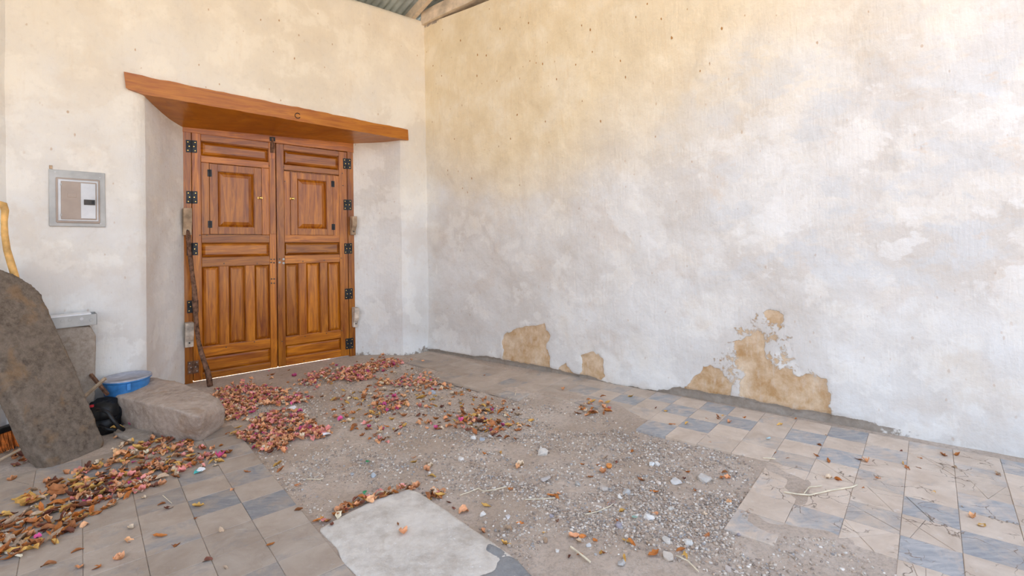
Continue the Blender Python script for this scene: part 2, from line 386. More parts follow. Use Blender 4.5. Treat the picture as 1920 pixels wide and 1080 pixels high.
# tiles: every one its own piece of the floor
T = .2
def project(P):
    q = CM @ (np.array(P, float) - O); return (960 + F * q[0] / q[2], CY + F * q[1] / q[2]) if q[2] > .1 else (-9e3, -9e3)
def clip_poly(poly, p, n):                               # keep side (x-p).n <= 0
    out = []
    for i in range(len(poly)):
        a, b = poly[i], poly[(i + 1) % len(poly)]; da, db = (a - p) @ n, (b - p) @ n
        if da <= 0: out.append(a)
        if da * db < 0: out.append(a + (b - a) * (da / (da - db)))
    return out
def tile(o, a, b, i, r, dark, broken):
    c0 = o + a * (i + .5) * T + b * (r + .5) * T
    g_ = .0010; h = T / 2 - g_
    polys = [[np.array(v, float) for v in ((-h, -h), (h, -h), (h, h), (-h, h))]]
    if broken:
        for _ in range(random.choice((1, 2, 2, 3))):
            an = random.uniform(0, math.pi); n = np.array([math.cos(an), math.sin(an)]); p = np.array([random.uniform(-.05, .05), random.uniform(-.05, .05)])
            new = []
            for q in polys:
                for s_ in (1, -1):
                    k = clip_poly(q, p - n * s_ * .0012, n * s_)
                    if len(k) > 2: new.append(k)
            polys = new
    mb = MB(); rx, ry, dz = random.uniform(-.006, .006), random.uniform(-.006, .006), random.uniform(-.001, .001)
    for q in polys:
        q = q if len(polys) == 1 else q
        ar = sum(q[k][0] * q[(k + 1) % len(q)][1] - q[(k + 1) % len(q)][0] * q[k][1] for k in range(len(q)))
        if ar < 0: q = q[::-1]
        ddz = dz + (random.uniform(-.0012, .0012) if len(polys) > 1 else 0); V = []
        cen = sum(q) / len(q)
        for zz, sh in ((-.02, 1), (-.0015, 1), (0, .985)):
            for v in q:
                vv = cen + (v - cen) * sh; V.append((vv[0], vv[1], zz + ddz + rx * vv[0] + ry * vv[1] * (1)))
        n = len(q); Fc = [(k, (k + 1) % n, n + (k + 1) % n, n + k) for k in range(n)] + [(n + k, n + (k + 1) % n, 2 * n + (k + 1) % n, 2 * n + k) for k in range(n)] + [tuple(2 * n + k for k in range(n))]
        V = [(a * v[0] + b * v[1]).tolist() + [v[2]] for v in [np.array(v) for v in V]]
        mb.add(V, Fc)
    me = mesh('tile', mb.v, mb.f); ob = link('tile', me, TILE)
    ob.location = (c0[0], c0[1], 0); ob.parent = floor
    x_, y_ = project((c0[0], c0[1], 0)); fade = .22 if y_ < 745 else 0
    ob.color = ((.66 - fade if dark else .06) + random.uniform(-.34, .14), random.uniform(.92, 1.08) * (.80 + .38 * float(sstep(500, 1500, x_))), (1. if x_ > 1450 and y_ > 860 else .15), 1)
def tile_field(o, yaw, region_px, flip, irange, rrange, brk, lim_wall=True):
    a = np.array([math.cos(yaw), math.sin(yaw)]); b = np.array([math.sin(yaw), -math.cos(yaw)])
    reg = W2(region_px) if region_px is not None else None
    for i in irange:
        for r in rrange:
            c = o + a * (i + .5) * T + b * (r + .5) * T
            P = np.array([c[0], c[1], 0]); x, y = project(P)
            if not (-170 < x < 2150 and y < 1190): continue
            if sdf(np.array([c[0]]), np.array([c[1]]), reg)[0] > 0: continue
            if sdf(np.array([c[0]]), np.array([c[1]]), dirt_w)[0] < -.045: continue
            if (P - WB.P0) @ WB.n < .06 or (P - WA.P0) @ WA.n < .03: continue
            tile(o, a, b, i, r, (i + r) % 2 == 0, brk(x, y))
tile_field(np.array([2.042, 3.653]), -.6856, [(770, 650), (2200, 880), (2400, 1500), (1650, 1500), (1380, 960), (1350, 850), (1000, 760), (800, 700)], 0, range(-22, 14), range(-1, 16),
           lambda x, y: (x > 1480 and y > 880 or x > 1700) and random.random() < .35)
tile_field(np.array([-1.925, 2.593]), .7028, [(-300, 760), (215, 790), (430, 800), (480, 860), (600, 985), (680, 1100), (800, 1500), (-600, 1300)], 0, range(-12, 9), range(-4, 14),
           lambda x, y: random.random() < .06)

# ------------------------------------------------------------------ walls
def relief(P): return .013 * vnoise(P, 1.7, 11) + .007 * vnoise(P, 4.5, 12) + .0025 * vnoise(P, 13, 13)
ZT = 3.72
sL, sR = -2.578, -.316                                   # edges of the splayed opening in wall_back
s_all = np.concatenate([np.arange(-3.36, sL, .03), [sL], np.arange(sL + .03, sR, .03), [sR], np.arange(sR + .03, 0, .03), [0.03]])
z_all = np.concatenate([np.arange(-.03, 2.42, .03), [2.42], np.arange(2.45, ZT, .03), [ZT]])
def lint_z(s): return 2.425 + (s + 2.655) * (2.318 - 2.425) / 2.42 # underside of the lintel's front edge
Vs, Fs, Cs = [], [], []
def add_grid(P, C, keep=None):
    b = sum(len(v) for v in Vs); nu, nv = P.shape[:2]; Vs.append(P.reshape(-1, 3)); Cs.append(C.reshape(-1, 3)); Fs.append(grid_faces(nu, nv, keep) + b)
S, ZZ = np.meshgrid(s_all, z_all, indexing='ij')
P0 = WA.P0 + S[..., None] * WA.a + np.stack([S * 0, S * 0, ZZ], -1)
def wall_cols(S, ZZ, P, base=.35):
    g_ = sstep(.9, 3.1, ZZ + .45 * fbm(P, .8, 3, 21)) * base
    b_ = sstep(.10, 0., ZZ + .05 * vnoise(P, 6, 5)) * .55
    return np.stack([np.zeros_like(S), g_, b_], -1)
rnd_ = np.maximum(np.clip(1 - np.abs(S - sL + .0) / .09, 0, 1) * (S <= sL), np.clip(1 - np.abs(S - sR) / .09, 0, 1) * (S >= sR)) * (ZZ < 2.42)
dep = relief(P0) - .035 * rnd_ ** 2
top = np.clip((ZZ - (ZT - .07)) / .07, 0, 1)
dep = dep - .09 * top ** 2.2
P = P0 + WA.n * dep[..., None]
keep = ~((S[:-1, :-1] >= sL - 1e-6) & (S[1:, :-1] <= sR + 1e-6) & (ZZ[:-1, 1:] <= 2.42 + 1e-6))
add_grid(P, wall_cols(S, ZZ, P0, .62), keep)
zr = z_all[z_all <= 2.42 + 1e-6]
def reveal(s_edge, inner, side):
    n = 20; tt = np.linspace(0, 1, n); i0 = int(np.argmin(abs(s_all - s_edge)))
    E = P[i0, :len(zr)]; I = np.array(inner)[None, :] + np.stack([zr * 0, zr * 0, zr], -1)
    Q = E[None] * (1 - tt)[:, None, None] + I[None] * tt[:, None, None]
    nn = np.cross((inner - (WA.P0 + WA.a * s_edge)), (0, 0, 1.)); nn /= np.linalg.norm(nn); nn *= side
    w = (np.sin(np.pi * tt) ** .6)[:, None]
    Q = Q + nn * (relief(Q) * w)[..., None] + nn * (.025 * np.sin(np.pi * tt) ** 1.2)[:, None, None]
    C = wall_cols(np.zeros(Q.shape[:2]), Q[..., 2], Q, .3)
    if side > 0: C[..., 2] = np.maximum(C[..., 2], .40 * sstep(.30, .05, np.abs(Q[..., 2] - 1.78)) * sstep(.45, .2, np.abs(tt[:, None] - .5)) * sstep(-.2, .5, vnoise(Q, 9, 88)))
    add_grid(Q, C)
reveal(sL, WD.w(-.072, 0, -.004), -1)
reveal(sR, WD.w(1.484, 0, -.004), 1)
# rounded wall head running back under the roof
hs = np.linspace(0, .5, 12); iz = len(z_all) - 1
Q = P[:, iz][:, None, :] - WA.n * hs[None, :, None] + np.array([0, 0, 1.]) * (.03 * np.sin(np.pi * hs / .5))[None, :, None]
add_grid(Q, wall_cols(Q[..., 0] * 0, Q[..., 2], Q, .6))
wb = mesh('wall_back', np.concatenate(Vs), np.concatenate(Fs), True, np.concatenate(Cs))
wall_back = tag(link('wall_back', wb, MP), kind='structure')
# masonry core behind the plaster, each side of the door and above it
core = MB()
def prism(mb, pts, z0, z1):
    n = len(pts); V = [(p[0], p[1], z0) for p in pts] + [(p[0], p[1], z1) for p in pts]
    mb.add(V, [tuple(range(n - 1, -1, -1)), tuple(range(n, 2 * n))] + [(k, (k + 1) % n, n + (k + 1) % n, n + k) for k in range(n)])
A_ = lambda s, d: WA.P0 + WA.a * s - WA.n * d
prism(core, [A_(-3.9, .06), A_(sL - .06, .06), WD.w(-.11, 0, -.03), WD.w(-.11, 0, -.3), A_(-3.9, 1.0)], -.05, 3.6)
prism(core, [A_(.9, .06), A_(.9, .8), WD.w(1.53, 0, -.3), WD.w(1.53, 0, -.03), A_(sR + .07, .06)], -.05, 3.6)
prism(core, [A_(-2.66, .06), A_(-.2, .06), WD.w(1.55, 0, -.3), WD.w(-.13, 0, -.3)], 2.42, 3.6)
oc = core.build('wall_core', MP); oc.parent = wall_back

# right wall with its worn foot
uB = np.arange(-.03, 7.2, .016); zB = np.arange(-.03, 3.66, .016)
S, ZZ = np.meshgrid(uB, zB, indexing='ij')
P0 = WB.P0 + S[..., None] * WB.a + np.stack([S * 0, S * 0, ZZ], -1)
def PB(pts): return np.array([WB.px(x, y) for x, y in pts])
patches = [[(948, 622), (985, 612), (1022, 606), (1028, 640), (1030, 700), (985, 688), (944, 674)],
           [(1092, 668), (1112, 660), (1126, 676), (1136, 706), (1130, 716), (1088, 706)],
           [(1052, 682), (1062, 676), (1070, 695), (1082, 706), (1050, 705)],
           [(1315, 680), (1335, 678), (1352, 700), (1375, 722), (1380, 750), (1270, 740), (1290, 715), (1306, 700)],
           [(1384, 650), (1400, 636), (1420, 625), (1438, 630), (1440, 668), (1456, 690), (1500, 706), (1548, 712), (1556, 740), (1552, 785), (1480, 772), (1380, 745), (1388, 700)],
           [(1440, 588), (1466, 594), (1468, 606), (1452, 602)]]
amask = np.zeros_like(S); Pn = np.stack([S, ZZ, S * 0], -1)
for q in patches:
    amask = np.maximum(amask, sstep(.035, -.035, sdf(S, ZZ, PB(q)) + .03 * fbm(Pn, 9, 3, 31)))
tan_ = PB([(1384, 600), (1440, 580), (1480, 610), (1500, 690), (1560, 720), (1556, 785), (1400, 760), (1340, 680)])
amask = np.maximum(amask, .47 * sstep(.12, -.05, sdf(S, ZZ, tan_) + .05 * fbm(Pn, 5, 3, 36)))
base_line = PB([(805, 657), (900, 671), (1030, 690), (1150, 722), (1380, 748), (1550, 778), (1750, 815), (1920, 862)])
zl = np.interp(S, base_line[:, 0], base_line[:, 1])
zbm = WB.px(800, 47)[1] + S * (WB.px(893, 0)[1] - WB.px(800, 47)[1]) / WB.px(893, 0)[0]
strong = np.interp(S, [0, .1, 1.5, 2.2, 2.35, 2.6, 3.1, 3.8, 4.1, 5], [.022, .024, .028, .02, .010, .045, .024, .018, .012, .004])
grime = sstep(1.0, -.2, (ZZ - zl - .3 * strong) / (strong + 1e-3) + .8 * fbm(Pn, 5, 4, 97)) * .85 * sstep(4.9, 3.6, S)
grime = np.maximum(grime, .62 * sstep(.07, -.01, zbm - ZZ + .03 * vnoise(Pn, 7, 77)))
g_ = sstep(1.15, 2.55, ZZ + .3 * fbm(Pn, .9, 3, 41) - np.clip(S - 1.8, 0, 9) * .42)
g_ = g_ * np.clip(1.05 - .0 * S, 0, 1)
# patch of yellowed wash ends at about shoulder height in ragged steps
g_ = np.clip(g_ * .85 + .25 * sstep(1.55, 1.75, ZZ + .22 * fbm(Pn, 1.6, 3, 42)) * np.clip(1.3 - S * .38, 0, 1), 0, 1)
depth = relief(P0) * 1.1 - .009 * sstep(.4, .6, amask) + .02 * sstep(.25, 0, ZZ) - .02 * sstep(.5, .9, grime)
lump = sstep(.1, .6, fbm(Pn, 2.6, 4, 51)) * .006
P = P0 + WB.n * (depth + lump)[..., None]
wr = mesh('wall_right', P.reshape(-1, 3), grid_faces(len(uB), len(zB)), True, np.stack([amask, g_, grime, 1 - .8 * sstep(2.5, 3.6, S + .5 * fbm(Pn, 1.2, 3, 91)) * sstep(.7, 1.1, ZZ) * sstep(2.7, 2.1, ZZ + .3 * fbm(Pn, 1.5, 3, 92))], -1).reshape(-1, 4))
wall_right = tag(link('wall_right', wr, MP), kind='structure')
core = MB(); B_ = lambda s, d: WB.P0 + WB.a * s - WB.n * d
prism(core, [B_(0, .05), B_(7.2, .05), B_(7.2, .5), B_(-.3, .5)], -.05, 3.62)
V0 = [B_(0, .16), B_(7.2, .16), B_(7.2, .45), B_(0, .45)]
core.add([(p[0], p[1], 3.6) for p in V0] + [(p[0], p[1], z) for p, z in zip(V0, (3.9, 5.9, 5.9, 3.9))], [(0, 1, 5, 4), (1, 2, 6, 5), (2, 3, 7, 6), (3, 0, 4, 7), (4, 5, 6, 7)])
oc = core.build('wall_core', MP); oc.parent = wall_right
# left wall, seen only as a sliver at the picture's edge
LW = Plane(WA.w(-3.345, 0), R(-93)); uL = np.arange(-.3, 3.2, .05); zL = np.arange(-.03, 3.8, .05)
S, ZZ = np.meshgrid(uL, zL, indexing='ij'); nL = np.array([-LW.n[0], -LW.n[1], 0])
P0 = LW.P0 + S[..., None] * LW.a + np.stack([S * 0, S * 0, ZZ], -1); P = P0 + nL * relief(P0)[..., None]
wl = mesh('wall_left', P.reshape(-1, 3), grid_faces(len(uL), len(zL)), True, wall_cols(S, ZZ, P0, .5).reshape(-1, 3))
wall_left = tag(link('wall_left', wl, MP), kind='structure')
core = MB(); prism(core, [LW.P0 + LW.a * u - nL * d for u, d in ((-.5, .04), (3.2, .04), (3.2, .5), (-.5, .5))], -.05, 3.75)
oc = core.build('wall_core', MP); oc.parent = wall_left

# ------------------------------------------------------------------ roof: corrugated sheets, rafter, wall beam
ceil = empty('ceiling', WA.w(0, 3.9), kind='structure')
perp = WA.n; kz = .30
def RP(s, t, dz=0): return WA.P0 + WA.a * s + perp * t + np.array([0, 0, 3.86 + kz * t + dz])
sheet = None
for i in range(-7, 10):
    if sheet is None:
        n = 97; wv = .076; V = []; w0 = .82
        for t in (-.45, 2.2, 4.9):
            for k in range(n):
                u = w0 * k / (n - 1); p = WA.a * u + perp * t + np.array([0, 0, kz * t + .011 * math.cos(2 * math.pi * u / wv)]); V.append(p)
        Fc = [(r_ * n + k, r_ * n + k + 1, (r_ + 1) * n + k + 1, (r_ + 1) * n + k) for r_ in range(2) for k in range(n - 1)]
        sheet = mesh('roof_sheet', V, Fc, True); sheet.materials.append(ZINC)
    o = bpy.data.objects.new('roof_sheet', sheet); col.objects.link(o); p = WA.P0 + WA.a * (i * .76 - .35) + np.array([0, 0, 3.875 + .003 * (i % 2)])
    o.location = p; o.parent = ceil; bpy_inv(o, ceil)
def rafter(x0, x1, y):                                   # rafters run up the slope
    pass
for sc_, w in ((-.095, .052), (-1.35, .062), (-2.5, .062), (1.15, .062), (2.4, .062), (3.6, .062)):
    mb = MB(); mb.box([RP(sc_ - w / 2, -.4, -.13), RP(sc_ + w / 2, -.4, -.13), RP(sc_ + w / 2, 4.2, -.13), RP(sc_ - w / 2, 4.2, -.13),
                       RP(sc_ - w / 2, -.4, -.015), RP(sc_ + w / 2, -.4, -.015), RP(sc_ + w / 2, 4.2, -.015), RP(sc_ - w / 2, 4.2, -.015)])
    mb.build('rafter', W_BEAM, ceil, bevel=.004)
zb0 = WB.px(800, 47)[1]; zb1 = WB.px(893, 0)[1]; ub1 = WB.px(893, 0)[0]; kb = (zb1 - zb0) / ub1
mb = MB(); d0, d1 = .035, -.16; V = []
for u in np.linspace(-.02, 6.8, 40):
    zb = zb0 + kb * u; j = .008 * math.sin(u * 7) + random.uniform(-.004, .004)
    V += [WB.w(u, zb + j, d0), WB.w(u, zb + .15 + j, d0 - .01), WB.w(u, zb + .165, d1), WB.w(u, zb, d1)]
n = 4; Fc = [(i * n + k, i * n + (k + 1) % n, (i + 1) * n + (k + 1) % n, (i + 1) * n + k) for i in range(39) for k in range(n)] + [(0, 1, 2, 3), (156, 157, 158, 159)]
mb.add(V, Fc); beam = mb.build('trim_1', W_BEAM, None, bevel=0); tag(beam, kind='structure')

# ------------------------------------------------------------------ lintel
lt = MB()
def on_wa(x, y): return WA.px(x, y, .02)
sa, za = on_wa(232, 135); sb, zb_ = on_wa(765, 243); sc2, zc = on_wa(236, 171); sd2, zd = on_wa(766, 263)
N = 44; top_e, bot_e = [], []
for k in range(N + 1):
    t = k / N
    top_e.append(WA.w(sa + (sb - sa) * t, za + (zb_ - za) * t + random.uniform(-.004, .004), .02))
    bot_e.append(WA.w(sc2 + (sd2 - sc2) * t, zc + (zd - zc) * t + (.028 * (1 - t * 16) ** 2 if t < .0625 else 0) + random.uniform(-.002, .002), .02))
inL, inR = WD.w(-.13, 2.30, -.02), WD.w(1.53, 2.293, -.02)
V, Fc = [], []
for k in range(N + 1):
    t = k / N; s_ = sc2 + (sd2 - sc2) * t
    q = min(1, max(0, (s_ - sL - .0) / (sR - sL)))
    back = inL * (1 - q) + inR * q
    V += [top_e[k], bot_e[k], back, back + np.array([0, 0, .15])]
Fc = [(i * 4 + a, i * 4 + (a + 1) % 4, (i + 1) * 4 + (a + 1) % 4, (i + 1) * 4 + a) for i in range(N) for a in range(4)] + [(0, 1, 2, 3), (N * 4, N * 4 + 1, N * 4 + 2, N * 4 + 3)]
lt.add(V, Fc)
lintel = lt.build('lintel', W_L, None); tag(lintel, 'long tapering varnished wooden lintel beam over the double door', 'lintel')
u_, z_ = on_wa(558, 217); hk = MB()
hk.tube([WA.w(u_ + .024 * math.cos(a), z_ + .024 * math.sin(a), .024) for a in np.linspace(.6, 5.8, 14)], .0032, 6)
hk.build('iron_ring', IRON, lintel)

# ------------------------------------------------------------------ double door
door = empty('door_1', WD.w(.7, 0), kind='structure')
def zf(u, z): return z * (1 - .021 * u)
def dbox(name, u0, u1, z0, z1, mat, d0=-.04, d1=0., bev=.003, par=None, zz=zf):
    return MB().box(pbox(WD, u0, u1, z0, z1, d0, d1, zz)).build(name, mat, par or door, bevel=bev)
dbox('jamb', -.082, -.012, -.01, 2.262, W_V, -.1, .0)
dbox('jamb', 1.424, 1.49, -.01, 2.275, W_V, -.1, .0)
MB().box([WD.w(u, z, d) for z in (0, 1) for u, d in ((-.082, -.1), (1.495, -.1), (1.495, .002), (-.082, .002))]).build('tmp', W_H, door)
bpy.data.objects.remove(bpy.data.objects['tmp'])
hd = MB(); hd.box([WD.w(-.082, 2.262, -.1), WD.w(1.495, 2.198, -.1), WD.w(1.495, 2.198, .004), WD.w(-.082, 2.262, .004),
                   WD.w(-.082, 2.31, -.1), WD.w(1.495, 2.31, -.1), WD.w(1.495, 2.31, .004), WD.w(-.082, 2.31, .004)])
hd.build('head_rail', W_H, door, bevel=.003)
def raised(name, u0, u1, z0, z1, bev, par, mat, dd=-.025, hh=.020):
    mb = MB(); rect = lambda e, d: [WD.w(u, zf(u, z), d) for u, z in ((u0 + e, z0 + e), (u1 - e, z0 + e), (u1 - e, z1 - e), (u0 + e, z1 - e))]
    V = rect(-.004, dd) + rect(.004, dd) + rect(bev * .5, dd + hh * .62) + rect(bev, dd + hh) + rect(-.004, dd - .012)
    Fc = []
    for L in range(3): Fc += [(L * 4 + k, L * 4 + (k + 1) % 4, L * 4 + 4 + (k + 1) % 4, L * 4 + 4 + k) for k in range(4)]
    Fc += [(12, 13, 14, 15), (19, 18, 17, 16)] + [(k, (k + 1) % 4, 16 + (k + 1) % 4, 16 + k) for k in range(4)]
    mb.add(V, Fc); return mb.build(name, mat, par)
def leaf(off, outer, inner, mirror, top):
    # u positions measured from the left leaf; the right leaf has its own
    X = off
    uo0, uo1, ui0, ui1 = X['stiles']                      # left stile, right stile
    dbox('stile', uo0, uo1, .010, top, W_V); dbox('stile', ui0, ui1, .010, top, W_V)
    a, b = uo1 + .0008, ui0 - .0008
    for z0, z1 in X['rails']: dbox('rail', a, b, z0, z1, W_H)
    raised('panel', a, b, *X['ptop'], .035, door, W_H); raised('panel', a, b, *X['pmid'], .03, door, W_H); raised('panel', a, b, *X['pbot'], .028, door, W_H)
    z0, z1 = X['pv']
    for k, (p, q) in enumerate(X['v']): raised('panel', p, q, z0, z1, .034, door, W_V)
    for p, q in X['munt']: dbox('muntin', p + .0008, q - .0008, z0, z1, W_V)
    # shutter: small opening window let into the leaf
    s0, s1, y0, y1 = X['sh']
    for (p, q) in ((a, s0 - .002), (s1 + .002, b)): dbox('stile', p, q, y0 - .004, y1 + .004, W_V)
    sh = empty('shutter', WD.w(s0, y0), None); sh.parent = door; bpy_inv(sh, door)
    t = .066
    so = MB()
    for (p, q, r, s_) in ((s0, s0 + t, y0, y1), (s1 - t, s1, y0, y1), (s0 + t, s1 - t, y0, y0 + t), (s0 + t, s1 - t, y1 - t, y1)):
        so.box(pbox(WD, p, q - .0006, r, s_ - .0006, -.03, .004, zf))
    shutter = so.build('shutter', W_V, door, bevel=.002)
    bpy.data.objects.remove(sh)
    raised('shutter_panel', s0 + t, s1 - t, y0 + t, y1 - t, .05, shutter, W_V, -.018, .018)
    ku = X['knob']; km = MB(); kz_ = 1.675 / (1 - .021 * ku) * 1.0
    c = WD.w(ku, 1.68, .004); Mk = np.stack([WD.a, [0, 0, 1.], WD.n], 1)
    km.lathe(c, [(.010, 0), (.011, .003), (.005, .006), (.006, .014), (.013, .02), (.013, .028), (.006, .033)], 14, Mk)
    km.box([WD.w(ku + p, 1.68 + z, d) for z in (-.008, .008) for p, d in ((-.022, .003), (.022, .003), (.022, .008), (-.022, .008))])
    km.build('shutter_knob', BRASS, shutter, smooth=False)
    hu = X['sh_h']
    for hz in (y0 + .09, y1 - .09):
        hm = MB(); hm.box(pbox(WD, hu - .017, hu + .017, hz - .032, hz + .032, .003, .007, zf)); hm.tube([WD.w(hu, zf(hu, hz - .033), .008), WD.w(hu, zf(hu, hz + .033), .008)], .005, 8)
        h = hm.build('shutter_hinge', IRON, shutter)
for u0, u1 in ((-.0115, .704), (.7045, 1.4235)): dbox('light_stop_board', u0, u1, .010, 2.285, W_V, -.05, -.041, 0)  # unseen boards added behind the leaves to stop daylight leaking through the gaps
LEFT = dict(stiles=(-.008, .062, .640, .700), rails=((.010, .068), (.215, .305), (1.04, 1.12), (1.262, 1.335), (2.0, 2.062), (2.198, 2.262)),
            ptop=(2.062, 2.198), pmid=(1.12, 1.262), pbot=(.068, .215), pv=(.305, 1.04),
            v=((.062, .205), (.281, .423), (.503, .64)), munt=((.205, .281), (.423, .503)), sh=(.130, .571, 1.340, 1.995), knob=.556, sh_h=.131)
RIGHT = dict(stiles=(.708, .778, 1.332, 1.418), rails=((.010, .088), (.215, .30), (1.045, 1.125), (1.262, 1.337), (2.0, 2.055), (2.205, 2.262)),
             ptop=(2.055, 2.205), pmid=(1.125, 1.262), pbot=(.088, .215), pv=(.30, 1.045),
             v=((.778, .910), (.985, 1.122), (1.199, 1.332)), munt=((.910, .985), (1.122, 1.199)), sh=(.838, 1.264, 1.337, 1.985), knob=.853, sh_h=1.264)
leaf(LEFT, 0, 0, 0, 2.262); leaf(RIGHT, 0, 0, 0, 2.262)
dbox('cover_strip', .645, .697, 1.345, 2.10, W_V, .0005, .007, .002)
def hinge(u, z, rusty=False):
    hm = MB(); w = .043; h = .056
    for s_ in (-1, 1):
        x0, x1 = (u - w, u - .003) if s_ < 0 else (u + .003, u + w)
        hm.box(pbox(WD, x0, x1, z - h, z + h, .001, .005))
    hm.tube([WD.w(u, z - h, .006), WD.w(u, z + h, .006)], .0065, 8)
    ho = hm.build('hinge', W_BARK if rusty else IRON, door)
    for s_ in (-1, 1):
        for k in range(3):
            c = WD.w(u + s_ * (.028 if k != 1 else .018), z + (k - 1) * .038, .005)
            MB().lathe(c, [(.0052, 0), (.0048, .0018), (.001, .0024)], 8, np.stack([WD.a, [0, 0, 1.], WD.n], 1)).build('screw', STEEL if rusty else BRASS, ho)
for k, z in enumerate((2.135, 1.672, 1.203, .685, .139)): hinge(-.010, z, k == 4)
for z in (2.07, 1.626, 1.155, .669, .136): hinge(1.421, z)
# bolt at the head of the meeting stiles
bl = MB(); bl.box(pbox(WD, .652, .694, 2.13, 2.235, .001, .005)); bl.box(pbox(WD, .664, .682, 2.16, 2.275, .005, .013)); bl.tube([WD.w(.673, 2.175, .013), WD.w(.673, 2.175, .035)], .005, 8)
bl.build('bolt', W_BARK, door); dbox('bolt_keep', .648, .698, 2.245, 2.285, IRON, .004, .012, .001, None, lambda u, z: z)
for (x, y, pale) in ((508.3, 486.3, 0), (514, 486.3, 0), (508.3, 492, 0), (513.7, 492.5, 0), (524.2, 485.7, 0), (531.6, 486, 1), (524.2, 492, 1), (531.7, 493.3, 1), (509, 523, 0), (514, 523, 0), (509, 531, 0), (514, 531, 0)):
    u, z = WD.px(x, y); r_ = .011 if pale else .007
    MB().lathe(WD.w(u, z, .0005), [(r_, 0), (r_, .002), (r_ * .45, .0025), (.001, .0026)], 12, np.stack([WD.a, [0, 0, 1.], WD.n], 1)).build('washer' if pale else 'bolt_hole', STEEL if pale else DARKP, door)
# dowel heads
for (x, y) in [(482, 494), (420, 494), (477, 641), (424, 651), (529, 640), (608, 488), (568, 490), (572, 631), (612, 625), (570, 676), (640, 484), (641, 620), (505, 311), (507, 337), (532, 313), (534, 340), (642, 325), (643, 348), (375, 441), (388, 441)]:
    u, z = WD.px(x, y); MB().lathe(WD.w(u, z, .0003), [(.0055, 0), (.005, .0012), (.001, .0014)], 8, np.stack([WD.a, [0, 0, 1.], WD.n], 1)).build('dowel', DARKP, door)
# keeper blocks for a bar, notched wooden cleats on the jambs
def cleat(u0, u1, z0, z1, mat, flip, label):
    w = u1 - u0; o = empty('cleat', WD.w((u0 + u1) / 2, z0), label, 'cleat', None)
    mb = MB(); prof = [(.0, z0), (.045, z0), (.05, z0 + (z1 - z0) * .25), (.085, z0 + (z1 - z0) * .5), (.09, z1), (0, z1)]
    V = [WD.w(u, z, .002 + d) for u in (u0, u1) for d, z in prof]; n = len(prof)
    mb.add(V, [tuple(range(n)), tuple(range(2 * n - 1, n - 1, -1))] + [(k, (k + 1) % n, n + (k + 1) % n, n + k) for k in range(n)])
    mb.build('block', mat, o, bevel=.004)
    um = (u0 + u1) / 2
    for k in (.18, .42):
        c = WD.w(um, z0 + (z1 - z0) * k, .046 + .05 * k); MB().lathe(c, [(.007, 0), (.006, .006), (.001, .007)], 8, np.stack([WD.a, [0, 0, 1.], WD.n], 1)).build('nail', IRON, o)
cleat(-.084, -.018, 1.33, 1.57, W_RAW, 0, 'raw wooden cleat high on the left door jamb, beside the stick top')
cleat(-.075, -.010, .33, .55, W_PALE, 0, 'limewashed wooden cleat low on the left door jamb')
cleat(1.44, 1.49, 1.30, 1.50, W_RAW, 1, 'raw wooden cleat high on the right door jamb')
cleat(1.45, 1.50, .31, .52, W_PALE, 1, 'pale wooden cleat low on the right door jamb')

# crooked stick leaning on the left jamb
sp_px = [(352, 432), (353, 445), (355, 470), (357.5, 490), (360, 510), (364, 540), (365.5, 565), (366.5, 590), (369, 615), (372, 640), (377, 660), (384, 680), (389, 697), (393, 712), (393.5, 724)]
y0_, y1_ = WD.w(-.05, 1.4, .11)[1], fl(393.5, 724)[1]; pts = []
for k, (x, y) in enumerate(sp_px):
    t = (y - 432) / (724 - 432.); pts.append(U(x, y, y0_ * (1 - t) + y1_ * t))
rad = [.012, .019, .017, .019, .016, .018, .021, .018, .019, .017, .019, .020, .021, .024, .022]
st = MB().tube(pts, rad, 9, .25); stick = st.build('stick', W_BARK, None, smooth=True)
tag(stick, 'crooked brown branch leaning against the left side of the wooden door', 'stick')

# ------------------------------------------------------------------ breaker panel on the wall
q = [WA.px(91, 317, .01), WA.px(197, 325, .01), WA.px(198, 426, .01), WA.px(92, 424, .01)]
pn = empty('breaker_panel', WA.w(q[3][0], q[3][1], .01), 'grey steel breaker panel with taupe cover set in the plaster left of the door', 'electrical panel')
def pq(fx, fy, d):                                       # fractions of the panel's face
    a = np.array(q[0]) * (1 - fx) + np.array(q[1]) * fx; b = np.array(q[3]) * (1 - fx) + np.array(q[2]) * fx; c = a * (1 - fy) + b * fy
    return WA.w(c[0], c[1], d)
def pbx(name, x0, y0, x1, y1, d0, d1, mat, par, bev=.002, seg=2):
    return MB().box([pq(x, y, d) for d in (d0, d1) for x, y in ((x0, y1), (x1, y1), (x1, y0), (x0, y0))]).build(name, mat, par, bevel=bev, seg=seg)
pbx('face_plate', 0, 0, 1, 1, -.012, .016, STEEL, pn, .003)
pbx('rim', .116, .135, .895, .935, .014, .026, TAUPE, pn, .005)
pbx('surround', .15, .16, .87, .905, .02, .030, SILVER, pn, .005)
dr = pbx('cover', .20, .195, .835, .875, .026, .036, TAUPE, pn, .006, 3)
pbx('cover_panel', .545, .215, .815, .855, .034, .039, SILVER, dr, .003)
pbx('latch', .60, .51, .80, .605, .036, .046, DARKP, dr, .002); pbx('latch', .735, .53, .785, .585, .044, .047, IRON, dr, .001)
pbx('nameplate', .315, .405, .47, .48, .034, .0385, TAUPE, dr, .0015)
for fy in (.26, .80): pbx('cover_hinge', .19, fy - .02, .215, fy + .02, .03, .038, STEEL, pn, .001)
Ma = np.stack([WA.a, [0, 0, 1.], WA.n], 1)
for fx, fy in ((.11, .045), (.905, .09), (.115, .94), (.905, .94)): MB().lathe(pq(fx, fy, .016), [(.005, 0), (.0045, .002), (.001, .0025)], 8, Ma).build('screw', SILVER, pn)
